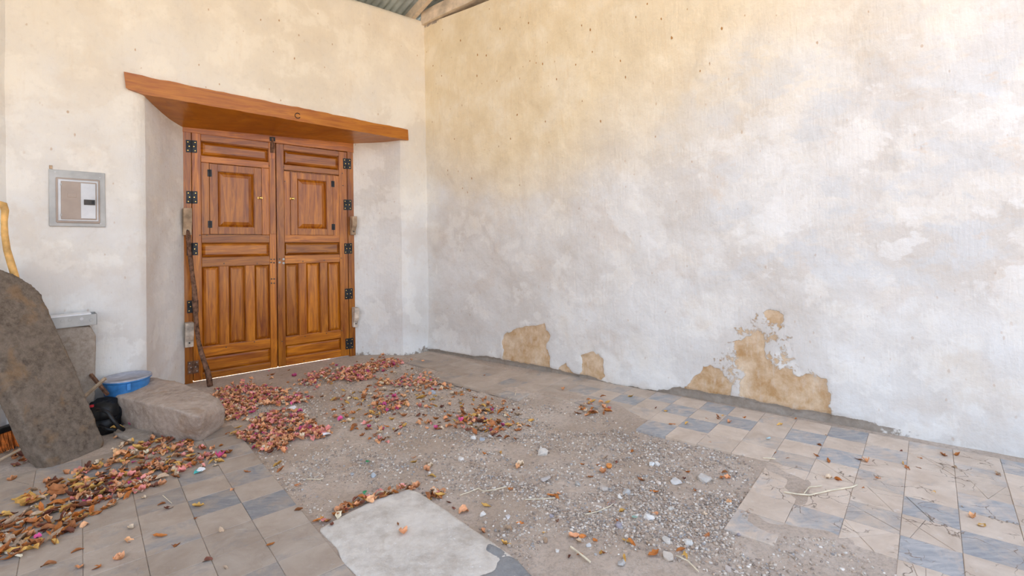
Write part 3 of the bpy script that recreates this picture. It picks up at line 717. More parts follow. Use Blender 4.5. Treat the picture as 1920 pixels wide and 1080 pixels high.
stp = MB(); stp.box([pq(.01 + a_, -.07 + b_, d) for d in (-.02, .012) for a_, b_ in ((0, .06), (.055, .06), (.055, 0), (0, 0))])
tag(stp.build('wood_wedge', W_RAW, None), 'tiny wooden wedge in the wall at the top left of the breaker panel', 'wedge')

# ------------------------------------------------------------------ rough stones
clouds = {}
def rocky(name, V, Fc, mat, vox, disp, sc_, smooth=6, hull=False):
    me = bpy.data.meshes.new(name); bm = bmesh.new()
    vs = [bm.verts.new([float(c) for c in v]) for v in V]
    if hull: bmesh.ops.convex_hull(bm, input=vs)
    else:
        for f in Fc: bm.faces.new([vs[i] for i in f])
    bmesh.ops.delete(bm, geom=[v for v in bm.verts if not v.link_faces], context='VERTS')
    bmesh.ops.recalc_face_normals(bm, faces=bm.faces)
    bm.to_mesh(me); bm.free(); o = link(name, me, mat)
    r_ = o.modifiers.new('remesh', 'REMESH'); r_.mode = 'VOXEL'; r_.voxel_size = vox; r_.use_smooth_shade = True
    s_ = o.modifiers.new('smooth', 'SMOOTH'); s_.factor = .5; s_.iterations = smooth
    for k, (a, b) in enumerate(((sc_, disp), (sc_ * .3, disp * .45))):
        tx = bpy.data.textures.new('clouds', 'CLOUDS'); tx.noise_scale = a; tx.noise_depth = 3
        d = o.modifiers.new('disp', 'DISPLACE'); d.texture = tx; d.strength = b; d.mid_level = .5; d.texture_coords = 'GLOBAL'
    dg = bpy.context.evaluated_depsgraph_get(); nm = bpy.data.meshes.new_from_object(o.evaluated_get(dg)); o.modifiers.clear(); o.data = nm
    nm.polygons.foreach_set('use_smooth', [True] * len(nm.polygons)); nm.materials.clear(); nm.materials.append(mat)
    return o
def extruded(poly, off):
    n = len(poly); V = list(poly) + [p + off for p in poly]
    return V, [tuple(range(n)), tuple(range(2 * n - 1, n - 1, -1))] + [(k, (k + 1) % n, n + (k + 1) % n, n + k) for k in range(n)]
L0, R0, T0 = fl(95, 878), fl(196, 836), U(78, 555, 3.30)
nS = np.cross(R0 - L0, T0 - R0); nS /= np.linalg.norm(nS)
if nS @ (O - L0) < 0: nS = -nS
sl_px = [(93, 872), (102, 881), (125, 877), (160, 862), (190, 845), (197, 832), (186, 800), (158, 730), (130, 665), (104, 606), (84, 566), (80, 550), (62, 534), (30, 516), (0, 502), (-32, 494), (-52, 540), (-34, 618), (0, 692), (20, 740), (50, 812), (72, 850)]
V, Fc = extruded([onpl(x, y, L0, nS) for x, y in sl_px], -nS * .11)
slab = rocky('stone_slab', V, Fc, STONE1, .012, .012, .12, 4)
tag(slab, 'long dark lichen-stained stone slab leaning on its end at the left edge', 'stone slab')
# upright slab by the wall
def WAd(x, y, d):
    u, z = WA.px(x, y, d); return WA.w(u, z, d)
d2 = .16
V, Fc = extruded([WAd(60, 612, d2), WAd(170, 612, d2), WAd(181, 630, d2), WAd(179, 700, d2)] + [WA.w(WA.px(178, 700, d2)[0], -.01, d2), WA.w(WA.px(60, 700, d2)[0], -.01, d2)], -WA.n * .12)
ups = rocky('stone_slab', V, Fc, STONE2, .012, .006, .12, 3)
tag(ups, 'upright brown stone slab against the wall, with a steel tray on top', 'stone slab')
tr = empty('steel_tray', WAd(140, 610, d2), 'open grey steel tray with punched holes lying on the upright stone slab', 'tray')
ua, za_ = WA.px(60, 611, d2 + .02); ub, zb2 = WA.px(182, 609, d2 + .02); zt_ = WA.px(182, 588, d2 + .02)[1]
mb = MB(); zlo = zb2 + .002
for (u0, u1, z0, z1, e0, e1) in ((ua, ub, zlo, zlo + .003, d2 - .12, d2 + .02), (ua, ub, zlo, zt_, d2 + .017, d2 + .02), (ua, ub, zlo, zt_, d2 - .12, d2 - .117), (ub - .003, ub, zlo, zt_, d2 - .12, d2 + .02), (ua, ua + .003, zlo, zt_, d2 - .12, d2 + .02)):
    mb.box([WA.w(u, z, d) for z in (z0, z1) for u, d in ((u0, e0), (u1, e0), (u1, e1), (u0, e1))])
mb.build('tray_body', STEEL, tr)
for x, y, m_ in ((153, 598, SILVER), (131, 600, STEEL), (171, 600, STEEL), (117, 602, STEEL)):
    u, z = WA.px(x, y, d2 + .02); MB().lathe(WA.w(u, z, d2 + .0202), [(.011, 0), (.010, .0015), (.001, .0017)], 14, Ma).build('knockout', m_, tr)
pp = MB(); pp.box([WA.w(u, z, d) for z in (zlo + .01, zt_ + .006) for u, d in ((ua + .01, d2 - .1), (ub - .03, d2 - .11), (ub - .03, d2 + .008), (ua + .01, d2 + .012))])
tag(pp.build('papers', PAPER, None, bevel=.001), 'stack of white papers lying in the steel tray', 'papers')

# big block on the floor
hp = [fl(232, 800), fl(262, 812), fl(330, 825), fl(376, 826), fl(416, 800), fl(404, 778, 0), fl(335, 756, 0), fl(236, 782, 0),
      fl(205, 768, .09), fl(204, 748, .19), fl(212, 736, .225), fl(283, 707, .265), fl(325, 714, .25), fl(374, 729, .24), fl(410, 745, .21), fl(423, 770, .13), fl(420, 792, .05),
      fl(372, 782, .20), fl(330, 768, .225), fl(240, 748, .225), fl(385, 812, .04), fl(213, 785, .03)]
hp = [p + (np.array([0, 0, -.015]) if p[2] < .01 else 0) for p in hp]
blk = rocky('stone_block', hp, None, STONE3, .010, .016, .10, 3, True)
tag(blk, 'large squared pinkish grey stone block lying on the floor left of the door', 'stone block')
fs = [fl(x, y, .0) for x, y in ((212, 818), (232, 803), (290, 806), (285, 825), (262, 838))]
V, Fc = extruded([p + np.array([0, 0, .03]) for p in fs], np.array([0, 0, -.035]))
tag(rocky('flat_stone', V, Fc, STONE2, .01, .004, .08, 3), 'small flat grey stone on the floor at the foot of the large block', 'stone')

# blue tub against the wall
def solve_tub():
    dT = .158; s_ = WA.px(238, 706, dT)[0]; return WA.w(s_, 0, dT), WA.px(238, 707, dT)[1]
ct, zt2 = solve_tub(); rT = .148
tub = MB(); h = zt2
n = 40; prof = [(rT * .74, 0), (rT * .93, h * .93), (rT * .955, h * .955), (rT * 1.0, h * .965), (rT * 1.005, h), (rT * .93, h + .003), (rT * .90, h * .93), (rT * .84, h * .55), (.01, h * .52)]
tub.lathe(ct, prof, n); tubo = tub.build('tub', BLUEP, None, smooth=True); tag(tubo, 'round blue plastic tub crusted with cement behind the stone block', 'tub')
MB().lathe(ct, [(rT * .86, h * .74), (rT * .80, h * .6), (rT * .7, h * .52), (.01, h * .5)], 32).build('cement_crust', CEMENT, tubo, smooth=True)
MB().lathe(ct, [(rT * 1.0, h * .985), (rT * 1.012, h * 1.0), (rT * .99, h + .008), (rT * .925, h + .006), (rT * .92, h * .99)], 40).build('rim', simple('scuffed_rim', (.42, .42, .47), .6), tubo, smooth=True)
an = math.atan2(WA.n[1], WA.n[0]) - .05
e_ = np.array([math.cos(an), math.sin(an), 0]); f_ = np.array([-e_[1], e_[0], 0]); cc = ct + e_ * rT * .95
hb = MB(); hb.box([cc + f_ * a + e_ * b + np.array([0, 0, z]) for z in (h * .8, h * .95) for a, b in ((-.011, -.006), (.011, -.006), (.011, .010), (-.011, .010))])
hb.build('handle_lug', BLUEP, tubo, bevel=.002)

# sticks crossing behind the slab
def rod(name, a, b, r, mat, label, cat, n=6, rr=None):
    o = MB().tube([np.array(a) * (1 - t) + np.array(b) * t for t in np.linspace(0, 1, 5)], r, n, .1).build(name, mat, None, smooth=False)
    if label: tag(o, label, cat)
    return o
rod('wood_batten', U(120, 778, 3.40), U(198, 709, 3.49), .012, W_RAW, 'pale thin wooden batten slanting up between the leaning slab and the blue tub', 'batten', 4)
rod('wood_batten', U(170, 702, 3.55), U(202, 740, 3.50), .012, W_BARK, 'dark thin wooden batten crossing behind the pale one beside the tub', 'batten', 4)

# black bag and a black plastic bowl
bagc = U(198, 790, 3.50); bx, by = bagc[0], bagc[1]
bs = empty('bag', (bx, by, 0), 'black fabric bag with a strap slumped between the leaning slab and the block', 'bag')
bb = bmesh.new(); bmesh.ops.create_icosphere(bb, subdivisions=4, radius=1)
me = bpy.data.meshes.new('bag_body')
for v in bb.verts:
    p = v.co.copy(); n_ = .12 * math.sin(p.x * 7 + 1) * math.cos(p.z * 5) + .06 * math.sin(p.y * 11 + p.z * 9)
    sgn = lambda c: math.copysign(abs(c) ** .75, c) * .92
    v.co = Vector((bx + sgn(p.x) * .105 * (1 + n_) - .03, by + .04 + sgn(p.y) * .10 * (1 + n_), .115 + sgn(p.z) * .115 * (1 + n_ * .5)))
bb.to_mesh(me); bb.free(); me.polygons.foreach_set('use_smooth', [True] * len(me.polygons)); link('bag_body', me, BLACKF, bs)
MB().tube([U(182, 768, 3.40), U(192, 768, 3.38), U(203, 774, 3.37), U(212, 788, 3.37), U(222, 800, 3.38), U(232, 806, 3.42)], .012, 6).build('strap', BLACKG, bs, smooth=True)
MB().tube([U(186, 798, 3.37), U(202, 805, 3.36), U(218, 806, 3.38)], .010, 6).build('strap', BLACKG, bs, smooth=True)
MB().lathe(U(172, 763, 3.40), [(.012, 0), (.012, .012), (.002, .014)], 8).build('red_toggle', REDP, bs)
hc = U(197, 756, 3.50); hz = hc[2]
hl = MB().lathe((hc[0], hc[1], hz - .12), [(.078, .03), (.084, .05), (.08, .08), (.066, .11), (.04, .13), (.01, .137)], 24)
tag(hl.build('bowl', BLACKG, None, smooth=True), 'upturned round black plastic bowl above the bag, below the blue tub', 'bowl')
bk = MB().lathe((hc[0], hc[1], 0), [(.065, 0), (.074, hz - .093), (.01, hz - .09)], 24)
tag(bk.build('bucket', BLACKG, None, smooth=True), 'black bucket in shadow behind the bag, under the upturned bowl', 'bucket')

# broom lying behind the leaning slab
hL, hR = U(-22, 812, 3.16), U(66, 800, 3.42)
br = empty('broom', (float((hL[0] + hR[0]) / 2), float((hL[1] + hR[1]) / 2), 0), 'broom head with orange bristles on the floor behind the leaning slab', 'broom')
ax = (hR - hL); ax[2] = 0; Lb = np.linalg.norm(ax); ax /= Lb; nb = np.array([ax[1], -ax[0], 0])
zb3 = .10; base = np.array([hL[0], hL[1], 0])
mb = MB(); mb.box([base + ax * a + nb * b + np.array([0, 0, z]) for z in (zb3, zb3 + .035) for a, b in ((0, -.05), (Lb, -.05), (Lb, .0), (0, .0))]); mb.build('broom_head', BLACKG, br, bevel=.006)
mb = MB(); rr = random.Random(3)
for k in range(420):
    a = rr.uniform(.0, Lb); b = rr.uniform(-.045, -.002); sp2 = rr.uniform(-.015, .03); o1 = base + ax * a + nb * b + np.array([0, 0, zb3]); o2 = base + ax * (a - .02 + rr.uniform(-.01, .01)) + nb * (b + .05 * (b + .05) / .05 + sp2) + np.array([0, 0, .004])
    w_ = ax * .0022
    mb.add([o1 - w_, o1 + w_, o2 + w_, o2 - w_, o1 + nb * .002, o2 + nb * .002], [(0, 1, 2, 3), (0, 4, 5, 3), (1, 4, 5, 2)])
bo = mb.build('bristles', ORANGE, br); bo['kind'] = 'stuff'
# peeled branch with a hooked top rising behind the slab
cane_px = [(-10, 388, 3.22), (-2, 382, 3.22), (6, 384, 3.22), (9.5, 395, 3.22), (8, 415, 3.22), (9, 440, 3.22), (13, 468, 3.24), (20, 492, 3.24), (27, 515, 3.25), (40, 560, 3.28), (60, 650, 3.32), (75, 740, 3.35), (85, 800, 3.37)]
cpts = [U(x, y, Y) for x, y, Y in cane_px]
tag(MB().tube(cpts, [.018, .021, .021, .020, .017, .018, .019, .020, .020, .020, .019, .018, .018], 10, .08).build('walking_cane', W_CANE, None, smooth=True), 'peeled yellow wooden cane with a hooked top, rising behind the leaning slab', 'cane')
rod('twig', fl(-14, 870, .01), fl(66, 828, .09), .008, W_RAW, 'thin bare twig lying across the orange broom bristles', 'twig')
og = MB().box([U(x, y, Y) for Y in (3.42, 3.46) for x, y in ((40, 788), (54, 788), (54, 766), (40, 766))]).build('orange_block', ORANGE, None, bevel=.003)
tag(og, 'orange plastic piece showing above the broom behind the leaning slab', 'plastic piece')

# ------------------------------------------------------------------ concrete pad
cpx = [(598, 990), (640, 966), (700, 936), (765, 915), (782, 919), (830, 950), (880, 985), (925, 1015), (968, 1046), (1000, 1080), (1080, 1160), (860, 1240), (730, 1160), (665, 1072), (640, 1050), (632, 1025)]
V, Fc = extruded([fl(x, y, .006) for x, y in cpx], np.array([0, 0, -.05]))
pad = rocky('concrete_pad', V, Fc, CONC, .011, .004, .1, 1)
tag(pad, 'pale cement pad set in the dirt at the bottom centre', 'concrete pad')
V, Fc = extruded([fl(x, y, .008) for x, y in ((915, 1012), (940, 1026), (972, 1049), (1004, 1082), (1075, 1155), (940, 1160), (880, 1082), (925, 1068), (930, 1045), (905, 1030))], np.array([0, 0, -.04]))
dk = rocky('dark_mortar', V, Fc, CONCD, .011, .005, .08, 1); dk.parent = pad; dk.matrix_parent_inverse = Matrix.Identity(4)

# ------------------------------------------------------------------ gravel, pebbles
rs = np.random.RandomState(5)
def in_poly(pts, poly):
    return sdf(pts[:, 0], pts[:, 1], poly) < 0
def px_rand(poly, n):
    poly = np.array(poly, float); lo, hi = poly.min(0), poly.max(0); out = []
    while len(out) < n:
        p = lo + rs.rand(n * 3, 2) * (hi - lo); p = p[in_poly(p, poly)]; out += p.tolist()
    return np.array(out[:n])
bmv = bmesh.new(); bmesh.ops.create_icosphere(bmv, subdivisions=1, radius=1); ICO = np.array([v.co[:] for v in bmv.verts]); ICF = np.array([[v.index for v in f.verts] for f in bmv.faces]); bmv.free()
OCT = np.array([(1, 0, 0), (-1, 0, 0), (0, 1, 0), (0, -1, 0), (0, 0, 1), (0, 0, -1)], float); OCF = np.array([(0, 2, 4), (2, 1, 4), (1, 3, 4), (3, 0, 4), (2, 0, 5), (1, 2, 5), (3, 1, 5), (0, 3, 5)])
greys = np.array([(.58, .48, .39), (.46, .37, .30), (.68, .59, .50), (.35, .28, .23), (.55, .43, .33), (.82, .75, .67), (.48, .35, .26), (.42, .39, .37)])
def gwt(x, y):                                           # how thick the gravel lies at a point of the floor
    w = np.full(len(x), .16)
    for cx, cy, rx, ry, k in ((1180, 970, 330, 95, 1.), (1260, 870, 200, 60, .6), (900, 880, 120, 50, .55), (680, 890, 130, 60, .5), (1500, 1060, 170, 70, .8), (1100, 820, 300, 50, .35), (960, 780, 200, 40, .35)):
        w = np.maximum(w, k * np.exp(-(((x - cx) / rx) ** 2 + ((y - cy) / ry) ** 2) * .9))
    return w
wpt = rs.rand(420000, 2) * np.array([5.2, 4.6]) + np.array([-2.6, 1.0])
d_ = sdf(wpt[:, 0], wpt[:, 1], dirt_w); wpt = wpt[d_ < -.01]
q_ = (np.stack([wpt[:, 0], wpt[:, 1], np.zeros(len(wpt))], 1) - O) @ CM.T; gx = 960 + F * q_[:, 0] / q_[:, 2]; gy = CY + F * q_[:, 1] / q_[:, 2]
dd = (wpt[:, 0] - WD.P0[0]) * WD.n[0] + (wpt[:, 1] - WD.P0[1]) * WD.n[1]
k_ = (gy < 1110) & (gx > 380) & (dd > .55); wpt, gx, gy = wpt[k_], gx[k_], gy[k_]
clump = .55 + .75 * vnoise(np.stack([wpt[:, 0], wpt[:, 1], wpt[:, 0] * 0], 1), 6, 61)
k_ = rs.rand(len(wpt)) < gwt(gx, gy) * clump * 1.15
padw = W2(cpx); k_ &= ~in_poly(wpt, padw)
wpt = wpt[k_]; NG = min(len(wpt), 62000); print('gravel', len(wpt)); wpt = wpt[:NG]
size = .0028 + .0052 * rs.rand(NG) ** 2.2
zz = np.array([zfloor(a, b) for a, b in wpt])
an = rs.rand(NG) * 6.283; ca, sa_ = np.cos(an), np.sin(an)
def batch(base, faces, wpt, size, zz, flat, colr, jit=.35):
    n = len(wpt); nv = len(base)
    B = base[None] * (1 + jit * (rs.rand(n, nv, 1) - .5)) * np.stack([size * (1 + .5 * rs.rand(n)), size * (.7 + .4 * rs.rand(n)), size * flat], 1)[:, None, :]
    an = rs.rand(n) * 6.283; c, s = np.cos(an)[:, None], np.sin(an)[:, None]
    X = B[..., 0] * c - B[..., 1] * s + wpt[:, :1]; Y = B[..., 0] * s + B[..., 1] * c + wpt[:, 1:2]; Z_ = B[..., 2] + (zz + size * flat * .45)[:, None]
    Vv = np.stack([X, Y, Z_], -1).reshape(-1, 3); Ff = (faces[None] + (np.arange(n) * nv)[:, None, None]).reshape(-1, 3)
    return Vv, Ff, np.repeat(colr, nv, 0)
cc_ = greys[rs.choice(8, NG, p=[.2, .18, .14, .12, .12, .08, .08, .08])] * (.85 + .3 * rs.rand(NG, 1))
big = size > .0055
V1, F1, C1 = batch(ICO, ICF, wpt[big], size[big], zz[big], .75, cc_[big]); V2, F2, C2 = batch(OCT, OCF, wpt[~big], size[~big], zz[~big], .8, cc_[~big])
gm = mesh('gravel', np.concatenate([V1, V2]), np.concatenate([F1, F2 + len(V1)]), False, np.concatenate([C1, C2]))
gv = link('gravel', gm, PEB_A); tag(gv, 'loose grey and white gravel strewn over the dirt', 'gravel', kind='stuff')

def pebble(x, y, wpx, c, name='pebble', label=None, cat='stone', flat=.5, asp=.75, group=None, rot=None):
    P = fl(x, y, 0); r = wpx / 2.1 / F * P[1]; bm = bmesh.new(); me = bpy.data.meshes.new(name)
    for k in range(17):                                  # an angular chip: hull of scattered points
        an = 2.4 * k + random.uniform(-.3, .3); ph = random.uniform(-1, 1); q = math.sqrt(1 - ph * ph * .6) * random.uniform(.82, 1.08)
        bm.verts.new((q * math.cos(an), q * math.sin(an) * asp, ph * flat))
    rs_ = bmesh.ops.convex_hull(bm, input=bm.verts[:]); bmesh.ops.delete(bm, geom=[v for v in bm.verts if not v.link_faces], context='VERTS')
    bmesh.ops.bevel(bm, geom=bm.edges[:], offset=.06, segments=1, affect='EDGES', clamp_overlap=True); bmesh.ops.recalc_face_normals(bm, faces=bm.faces)
    bm.to_mesh(me); bm.free(); o = link(name, me, PEB_O); o.scale = (r, r, r); o.rotation_euler = (0, 0, rot if rot is not None else random.uniform(0, 6)); o.location = (P[0], P[1], zfloor(P[0], P[1]) + r * flat * .45)
    o.color = (*c, 1); tag(o, label or 'small loose stone among the gravel', cat, group); return o
white, grey, tan3, brown, lil = (.80, .75, .69), (.50, .48, .46), (.64, .55, .46), (.36, .26, .21), (.38, .34, .36)
for x, y, w, c, lb in ((1217, 968, 25, white, 'largest round white stone, in the gravel at the bottom centre right'), (1250, 1011, 24, (.66, .60, .53), 'angular pale grey stone below the round white stone'),
                       (1252, 1042, 30, tan3, 'flat pointed tan stone near the bottom edge'), (1291, 1017, 20, (.70, .66, .60), 'knobbly cream stone right of the angular grey stone'),
                       (1162, 930, 13, white, 'small white chip up and left of the round white stone'), (1194, 965, 11, white, 'tiny white cube-like chip touching the round white stone'),
                       (1258, 950, 15, (.68, .63, .56), 'upright pale sliver stone right of the round white stone'), (1160, 984, 20, lil, 'purplish grey stone left of the round white stone'),
                       (1132, 912, 24, (.56, .49, .43), 'flat grey stone in the middle of the gravel'), (1320, 892, 34, (.62, .56, .50), 'wide flat grey flake at the right of the gravel'),
                       (1268, 898, 26, (.70, .66, .62), 'flat cream flake left of the wide grey flake'), (1018, 846, 30, (.72, .66, .59), 'crumbling white lump on the dirt, centre'),
                       (1022, 895, 26, (.50, .44, .40), 'brownish flat stone left of the gravel heap'), (1083, 902, 15, (.48, .45, .41), 'round grey pebble above the gravel heap'),
                       (1175, 920, 20, (.56, .54, .52), 'greyish lump in the gravel above the white chips'), (1235, 901, 14, (.74, .64, .55), 'peach coloured flat chip in the gravel'),
                       (905, 955, 17, white, 'white stone left of the gravel heap, beside the pad'), (864, 857, 17, white, 'white rounded stone with dark leaf beside it, centre left'),
                       (952, 960, 14, (.68, .64, .62), 'pale pebble beside the pad corner'), (1034, 962, 12, lil, 'small dark blue grey pebble in the gravel'),
                       (1045, 1026, 13, white, 'white pebble low in the gravel, near the bottom edge'), (1104, 1020, 13, (.6, .58, .56), 'pale grey pebble low in the gravel'),
                       (1144, 944, 13, (.40, .32, .30), 'reddish grey pebble in the gravel'), (1150, 942, 17, brown, 'dark brown pebble near the white chips'),
                       (887, 819, 14, white, 'white pebble among scattered leaves near the centre'), (904, 822, 14, (.48, .50, .53), 'bluish grey pebble beside a white one near the centre'),
                       (918, 814, 12, (.64, .60, .56), 'pale bluish pebble right of the pair near the centre'), (908, 800, 16, (.42, .41, .41), 'dark flat pebble near the centre leaves'),
                       (812, 733, 14, (.45, .48, .53), 'slate grey chip among leaves right of the door'), (1165, 1055, 20, (.50, .47, .44), 'half buried grey stone near the bottom edge'),
                       (1365, 1062, 18, (.55, .46, .40), 'small tan stone on the bare dirt near the bottom edge'), (1222, 866, 16, (.74, .74, .72), 'bluish white flake in the upper gravel'),
                       (1232, 865, 16, white, 'white sliver beside the bluish flake'), (700, 887, 15, (.50, .54, .58), 'blue grey stone above the pad, left'),
                       (660, 885, 10, (.45, .46, .48), 'tiny grey stone above the pad, far left'), (1385, 1000, 10, lil, 'dark pebble on the smooth dirt strip')):
    pebble(x, y, w, c, 'pebble', lb, 'stone', .45 if w > 20 else .6)

# ------------------------------------------------------------------ leaves, bracts, straw
def leaf_mesh(name, seed, L=1., W=.45, curl=.5, cup=.3, round_=False):
    r = random.Random(seed); nu, nv = 7, 3; V = []; tw = r.uniform(-.5, .5)
    for i in range(nu):
        t = i / (nu - 1); w = W * (math.sin(math.pi * min(1, t * (.96 if not round_ else .92) + .04)) ** (.75 if not round_ else .5)) * (1 + r.uniform(-.28, .28))
        for j in range(nv):
            s = (j - 1); x = (t - .5) * L; y = s * w * .5 * (1 + r.uniform(-.12, .12)); z = abs(s) * w * cup * (1 + r.uniform(-.4, .4)) + curl * .25 * ((t - .5) * 2) ** 2 + tw * s * (t - .5) * .3 + r.uniform(-.025, .025)
            V.append((x, y, z))
    Fc = [(i * nv + j, (i + 1) * nv + j, (i + 1) * nv + j + 1, i * nv + j + 1) for i in range(nu - 1) for j in range(nv - 1)]
    if not round_:                                       # stalk
        b = len(V); V += [(-.5 * L - .22, r.uniform(-.05, .05), .12), (-.5 * L, .015, V[1][2]), (-.5 * L, -.015, V[1][2])]; Fc.append((b, b + 1, b + 2))
    mn = min(v[2] for v in V); V = [(a, b_, c - mn) for a, b_, c in V]
    me = mesh(name, V, Fc, True); me.materials.append(LEAF_O); return me, np.array(V), Fc
LV = [leaf_mesh('dry_leaf', 10 + k, 1, (.36, .44, .30, .5, .24, .40)[k], (.5, .9, .2, .7, 1.2, -.3)[k], (.3, .6, .9, .2, 1.1, .4)[k]) for k in range(6)]
BV = [leaf_mesh('bract', 40 + k, 1, (.8, .7, .9, .75, .85)[k], (.7, 1.1, .3, .9, -.5)[k], (.4, .6, .25, .8, .5)[k], True) for k in range(5)]
BR, YE, RU, DK, TN, PK, SA, MG, CR = (.44, .17, .065), (.76, .44, .12), (.58, .20, .05), (.22, .08, .05), (.60, .42, .28), (.90, .33, .28), (.94, .45, .23), (.76, .12, .30), (.86, .66, .46)
leafcols = {'brown': BR, 'yellow': YE, 'rusty': RU, 'dark brown': DK, 'tan': TN}; bractcols = {'pink': PK, 'salmon': SA, 'magenta': MG, 'straw coloured': CR, 'faded': (.86, .40, .19)}
# pile: name, polygon in picture, leaves, bracts, leaf size, stack height
PILES = [('in the leaf drift before the leaning slab', [(205, 850), (235, 825), (330, 818), (375, 835), (425, 850), (415, 872), (350, 888), (300, 905), (250, 930), (195, 962), (160, 950), (130, 905), (150, 880)], 190, 230, .06, .012),
         ('in the leaf drift at the bottom left corner', [(-20, 985), (30, 940), (100, 900), (160, 900), (210, 930), (170, 975), (110, 1012), (30, 1050), (-20, 1060)], 165, 20, .07, .006),
         ('in the petal heap right of the stone block', [(402, 732), (440, 724), (475, 722), (540, 735), (585, 742), (560, 756), (485, 762), (470, 775), (425, 790), (408, 770)], 14, 620, .05, .014),
         ('in the petal heap between the block and the pad', [(470, 785), (520, 768), (560, 770), (590, 795), (622, 812), (600, 822), (540, 826), (535, 845), (500, 850), (455, 826), (434, 815), (470, 800)], 46, 430, .052, .018),
         ('in the petal band by the right door leaf', [(548, 722), (590, 702), (612, 692), (650, 690), (690, 680), (752, 672), (748, 685), (700, 700), (680, 712), (620, 710), (575, 722)], 10, 520, .045, .018),
         ('in the loose patch near the room corner', [(700, 705), (735, 712), (790, 705), (825, 708), (815, 725), (760, 722), (705, 722)], 14, 120, .045, .01),
         ('in the sparse litter on the dirt', [(620, 745), (700, 720), (900, 715), (960, 760), (990, 790), (960, 820), (860, 800), (780, 800), (700, 830), (620, 780)], 190, 130, .050, .002),
         ('in the thin litter on the dirt centre', [(690, 740), (760, 740), (770, 760), (720, 775), (690, 765)], 16, 60, .05, .006),
         ('in the cluster near the centre', [(860, 775), (900, 755), (955, 765), (960, 795), (900, 805), (850, 800)], 34, 16, .065, .006),
         ('in the clump beside the worn tile edge', [(1085, 765), (1100, 752), (1125, 752), (1145, 768), (1120, 775), (1095, 772)], 26, 12, .055, .01),
         ('along the back edge of the pad', [(596, 975), (640, 950), (690, 930), (735, 915), (782, 905), (780, 915), (720, 935), (660, 958), (602, 982)], 70, 22, .042, .014),
         ('in the tuft at the right corner of the pad', [(800, 922), (820, 912), (832, 920), (818, 938), (805, 935)], 12, 8, .05, .012),
         ('beside the broom', [(10, 852), (60, 838), (88, 845), (85, 862), (30, 872)], 22, 6, .05, .01),
         ('scattered over the left paving', [(-10, 900), (480, 800), (640, 1000), (560, 1080), (0, 1080)], 26, 12, .05, 0),
         ('on the paving along the right wall', [(830, 690), (1300, 760), (1880, 860), (1860, 990), (1500, 900), (1100, 745)], 34, 6, .042, 0),
         ('scattered on the gravel', [(700, 840), (1380, 830), (1400, 930), (1300, 1075), (980, 1060), (820, 930)], 46, 14, .042, 0),
         ('around the door threshold', [(440, 705), (560, 685), (780, 665), (850, 690), (650, 740), (500, 765)], 20, 50, .04, 0)]
inst = {'leaf': [], 'bract': []}
for nm, poly, nl, nbk, ls, st_ in PILES:
    for kind, n, s0 in (('leaf', nl, ls), ('bract', nbk, .036)):
        if not n: continue
        for x, y in px_rand(poly, n):
            if random.random() < .4 and st_ > 0 and 'pad' not in nm[-5:]: x, y = x + random.gauss(0, 11), y + random.gauss(0, 5)
            P_ = fl(x, y); s_ = s0 * random.uniform(.62, 1.25); cn = random.choices(list(leafcols if kind == 'leaf' else bractcols), (5, 3.4, 4, 2, 3) if kind == 'leaf' else ((3.2, 4.5, .7, 2, 5) if 'band' in nm or 'heap' in nm else (2, 4, .8, 3, 5)))[0]
            c = (leafcols if kind == 'leaf' else bractcols)[cn]; k = random.uniform(.75, 1.25); c = tuple(min(.95, v * k) for v in c)
            zf_ = max(zfloor(P_[0], P_[1]), -.004 if not in_dirt(P_[0], P_[1]) else -1)
            if in_poly(np.array([P_[:2]]), padw)[0]: zf_ = .007
            inst[kind].append((s_ / P_[1], nm, cn, c, (P_[0], P_[1], zf_ + (0.004 if zf_ > -.0035 and not in_dirt(P_[0], P_[1]) else .001) + random.random() * st_), (random.uniform(-.45, .45), random.uniform(-.45, .45), random.uniform(0, 6.283)), s_, random.randrange(6 if kind == 'leaf' else 5)))
# a few the picture shows singly
SOLO = {(746, 988): 'brown oval leaf lying near the left edge of the cement pad', (622, 987): 'dark brown leaf at the left corner of the cement pad', (756, 1003): 'salmon bract lying in the middle of the cement pad', (869, 951): 'salmon bract on the gravel right of the pad back edge', (1353, 890): 'rusty leaf standing by the wide grey flake in the gravel', (1076, 1003): 'salmon bract low in the gravel left of the white stone', (1173, 1014): 'yellow leaf low in the gravel under the white stone', (1185, 1018): 'rusty leaf beside the yellow one low in the gravel', (1226, 1037): 'rusty leaf touching the flat pointed tan stone', (1034, 925): 'rusty curled leaf above the straight straw in the gravel', (60, 942): 'long yellow leaf alone on the tiles above the bottom left drift', (110, 925): 'long brown leaf alone on the tiles below the leaning slab', (172, 920): 'yellow leaf at the upper rim of the bottom left drift', (520, 868): 'yellow leaf on the dirt just right of the left paving', (440, 815): 'lower of two yellow leaves right of the stone block', (446, 800): 'upper of two yellow leaves right of the stone block', (265, 845): 'big yellow leaf below the small flat stone', (220, 812): 'yellow leaf standing beside the bag', (300, 1007): 'rusty leaf alone on the bottom left tiles', (890, 777): 'bright yellow leaf in the centre cluster, left one', (915, 786): 'bright yellow leaf in the centre cluster, right one', (789, 743): 'yellow crumpled leaf on the dirt before the corner', (326, 845): 'yellow leaf leaning against the foot of the stone block', (1492, 786): 'rusty leaf on the tiles near the peeled right wall', (1795, 855): 'rusty leaf on the tiles at the far right', (250, 806): 'magenta bract on the small flat stone', (412, 860): 'magenta bract at the right tip of the leaf drift'}
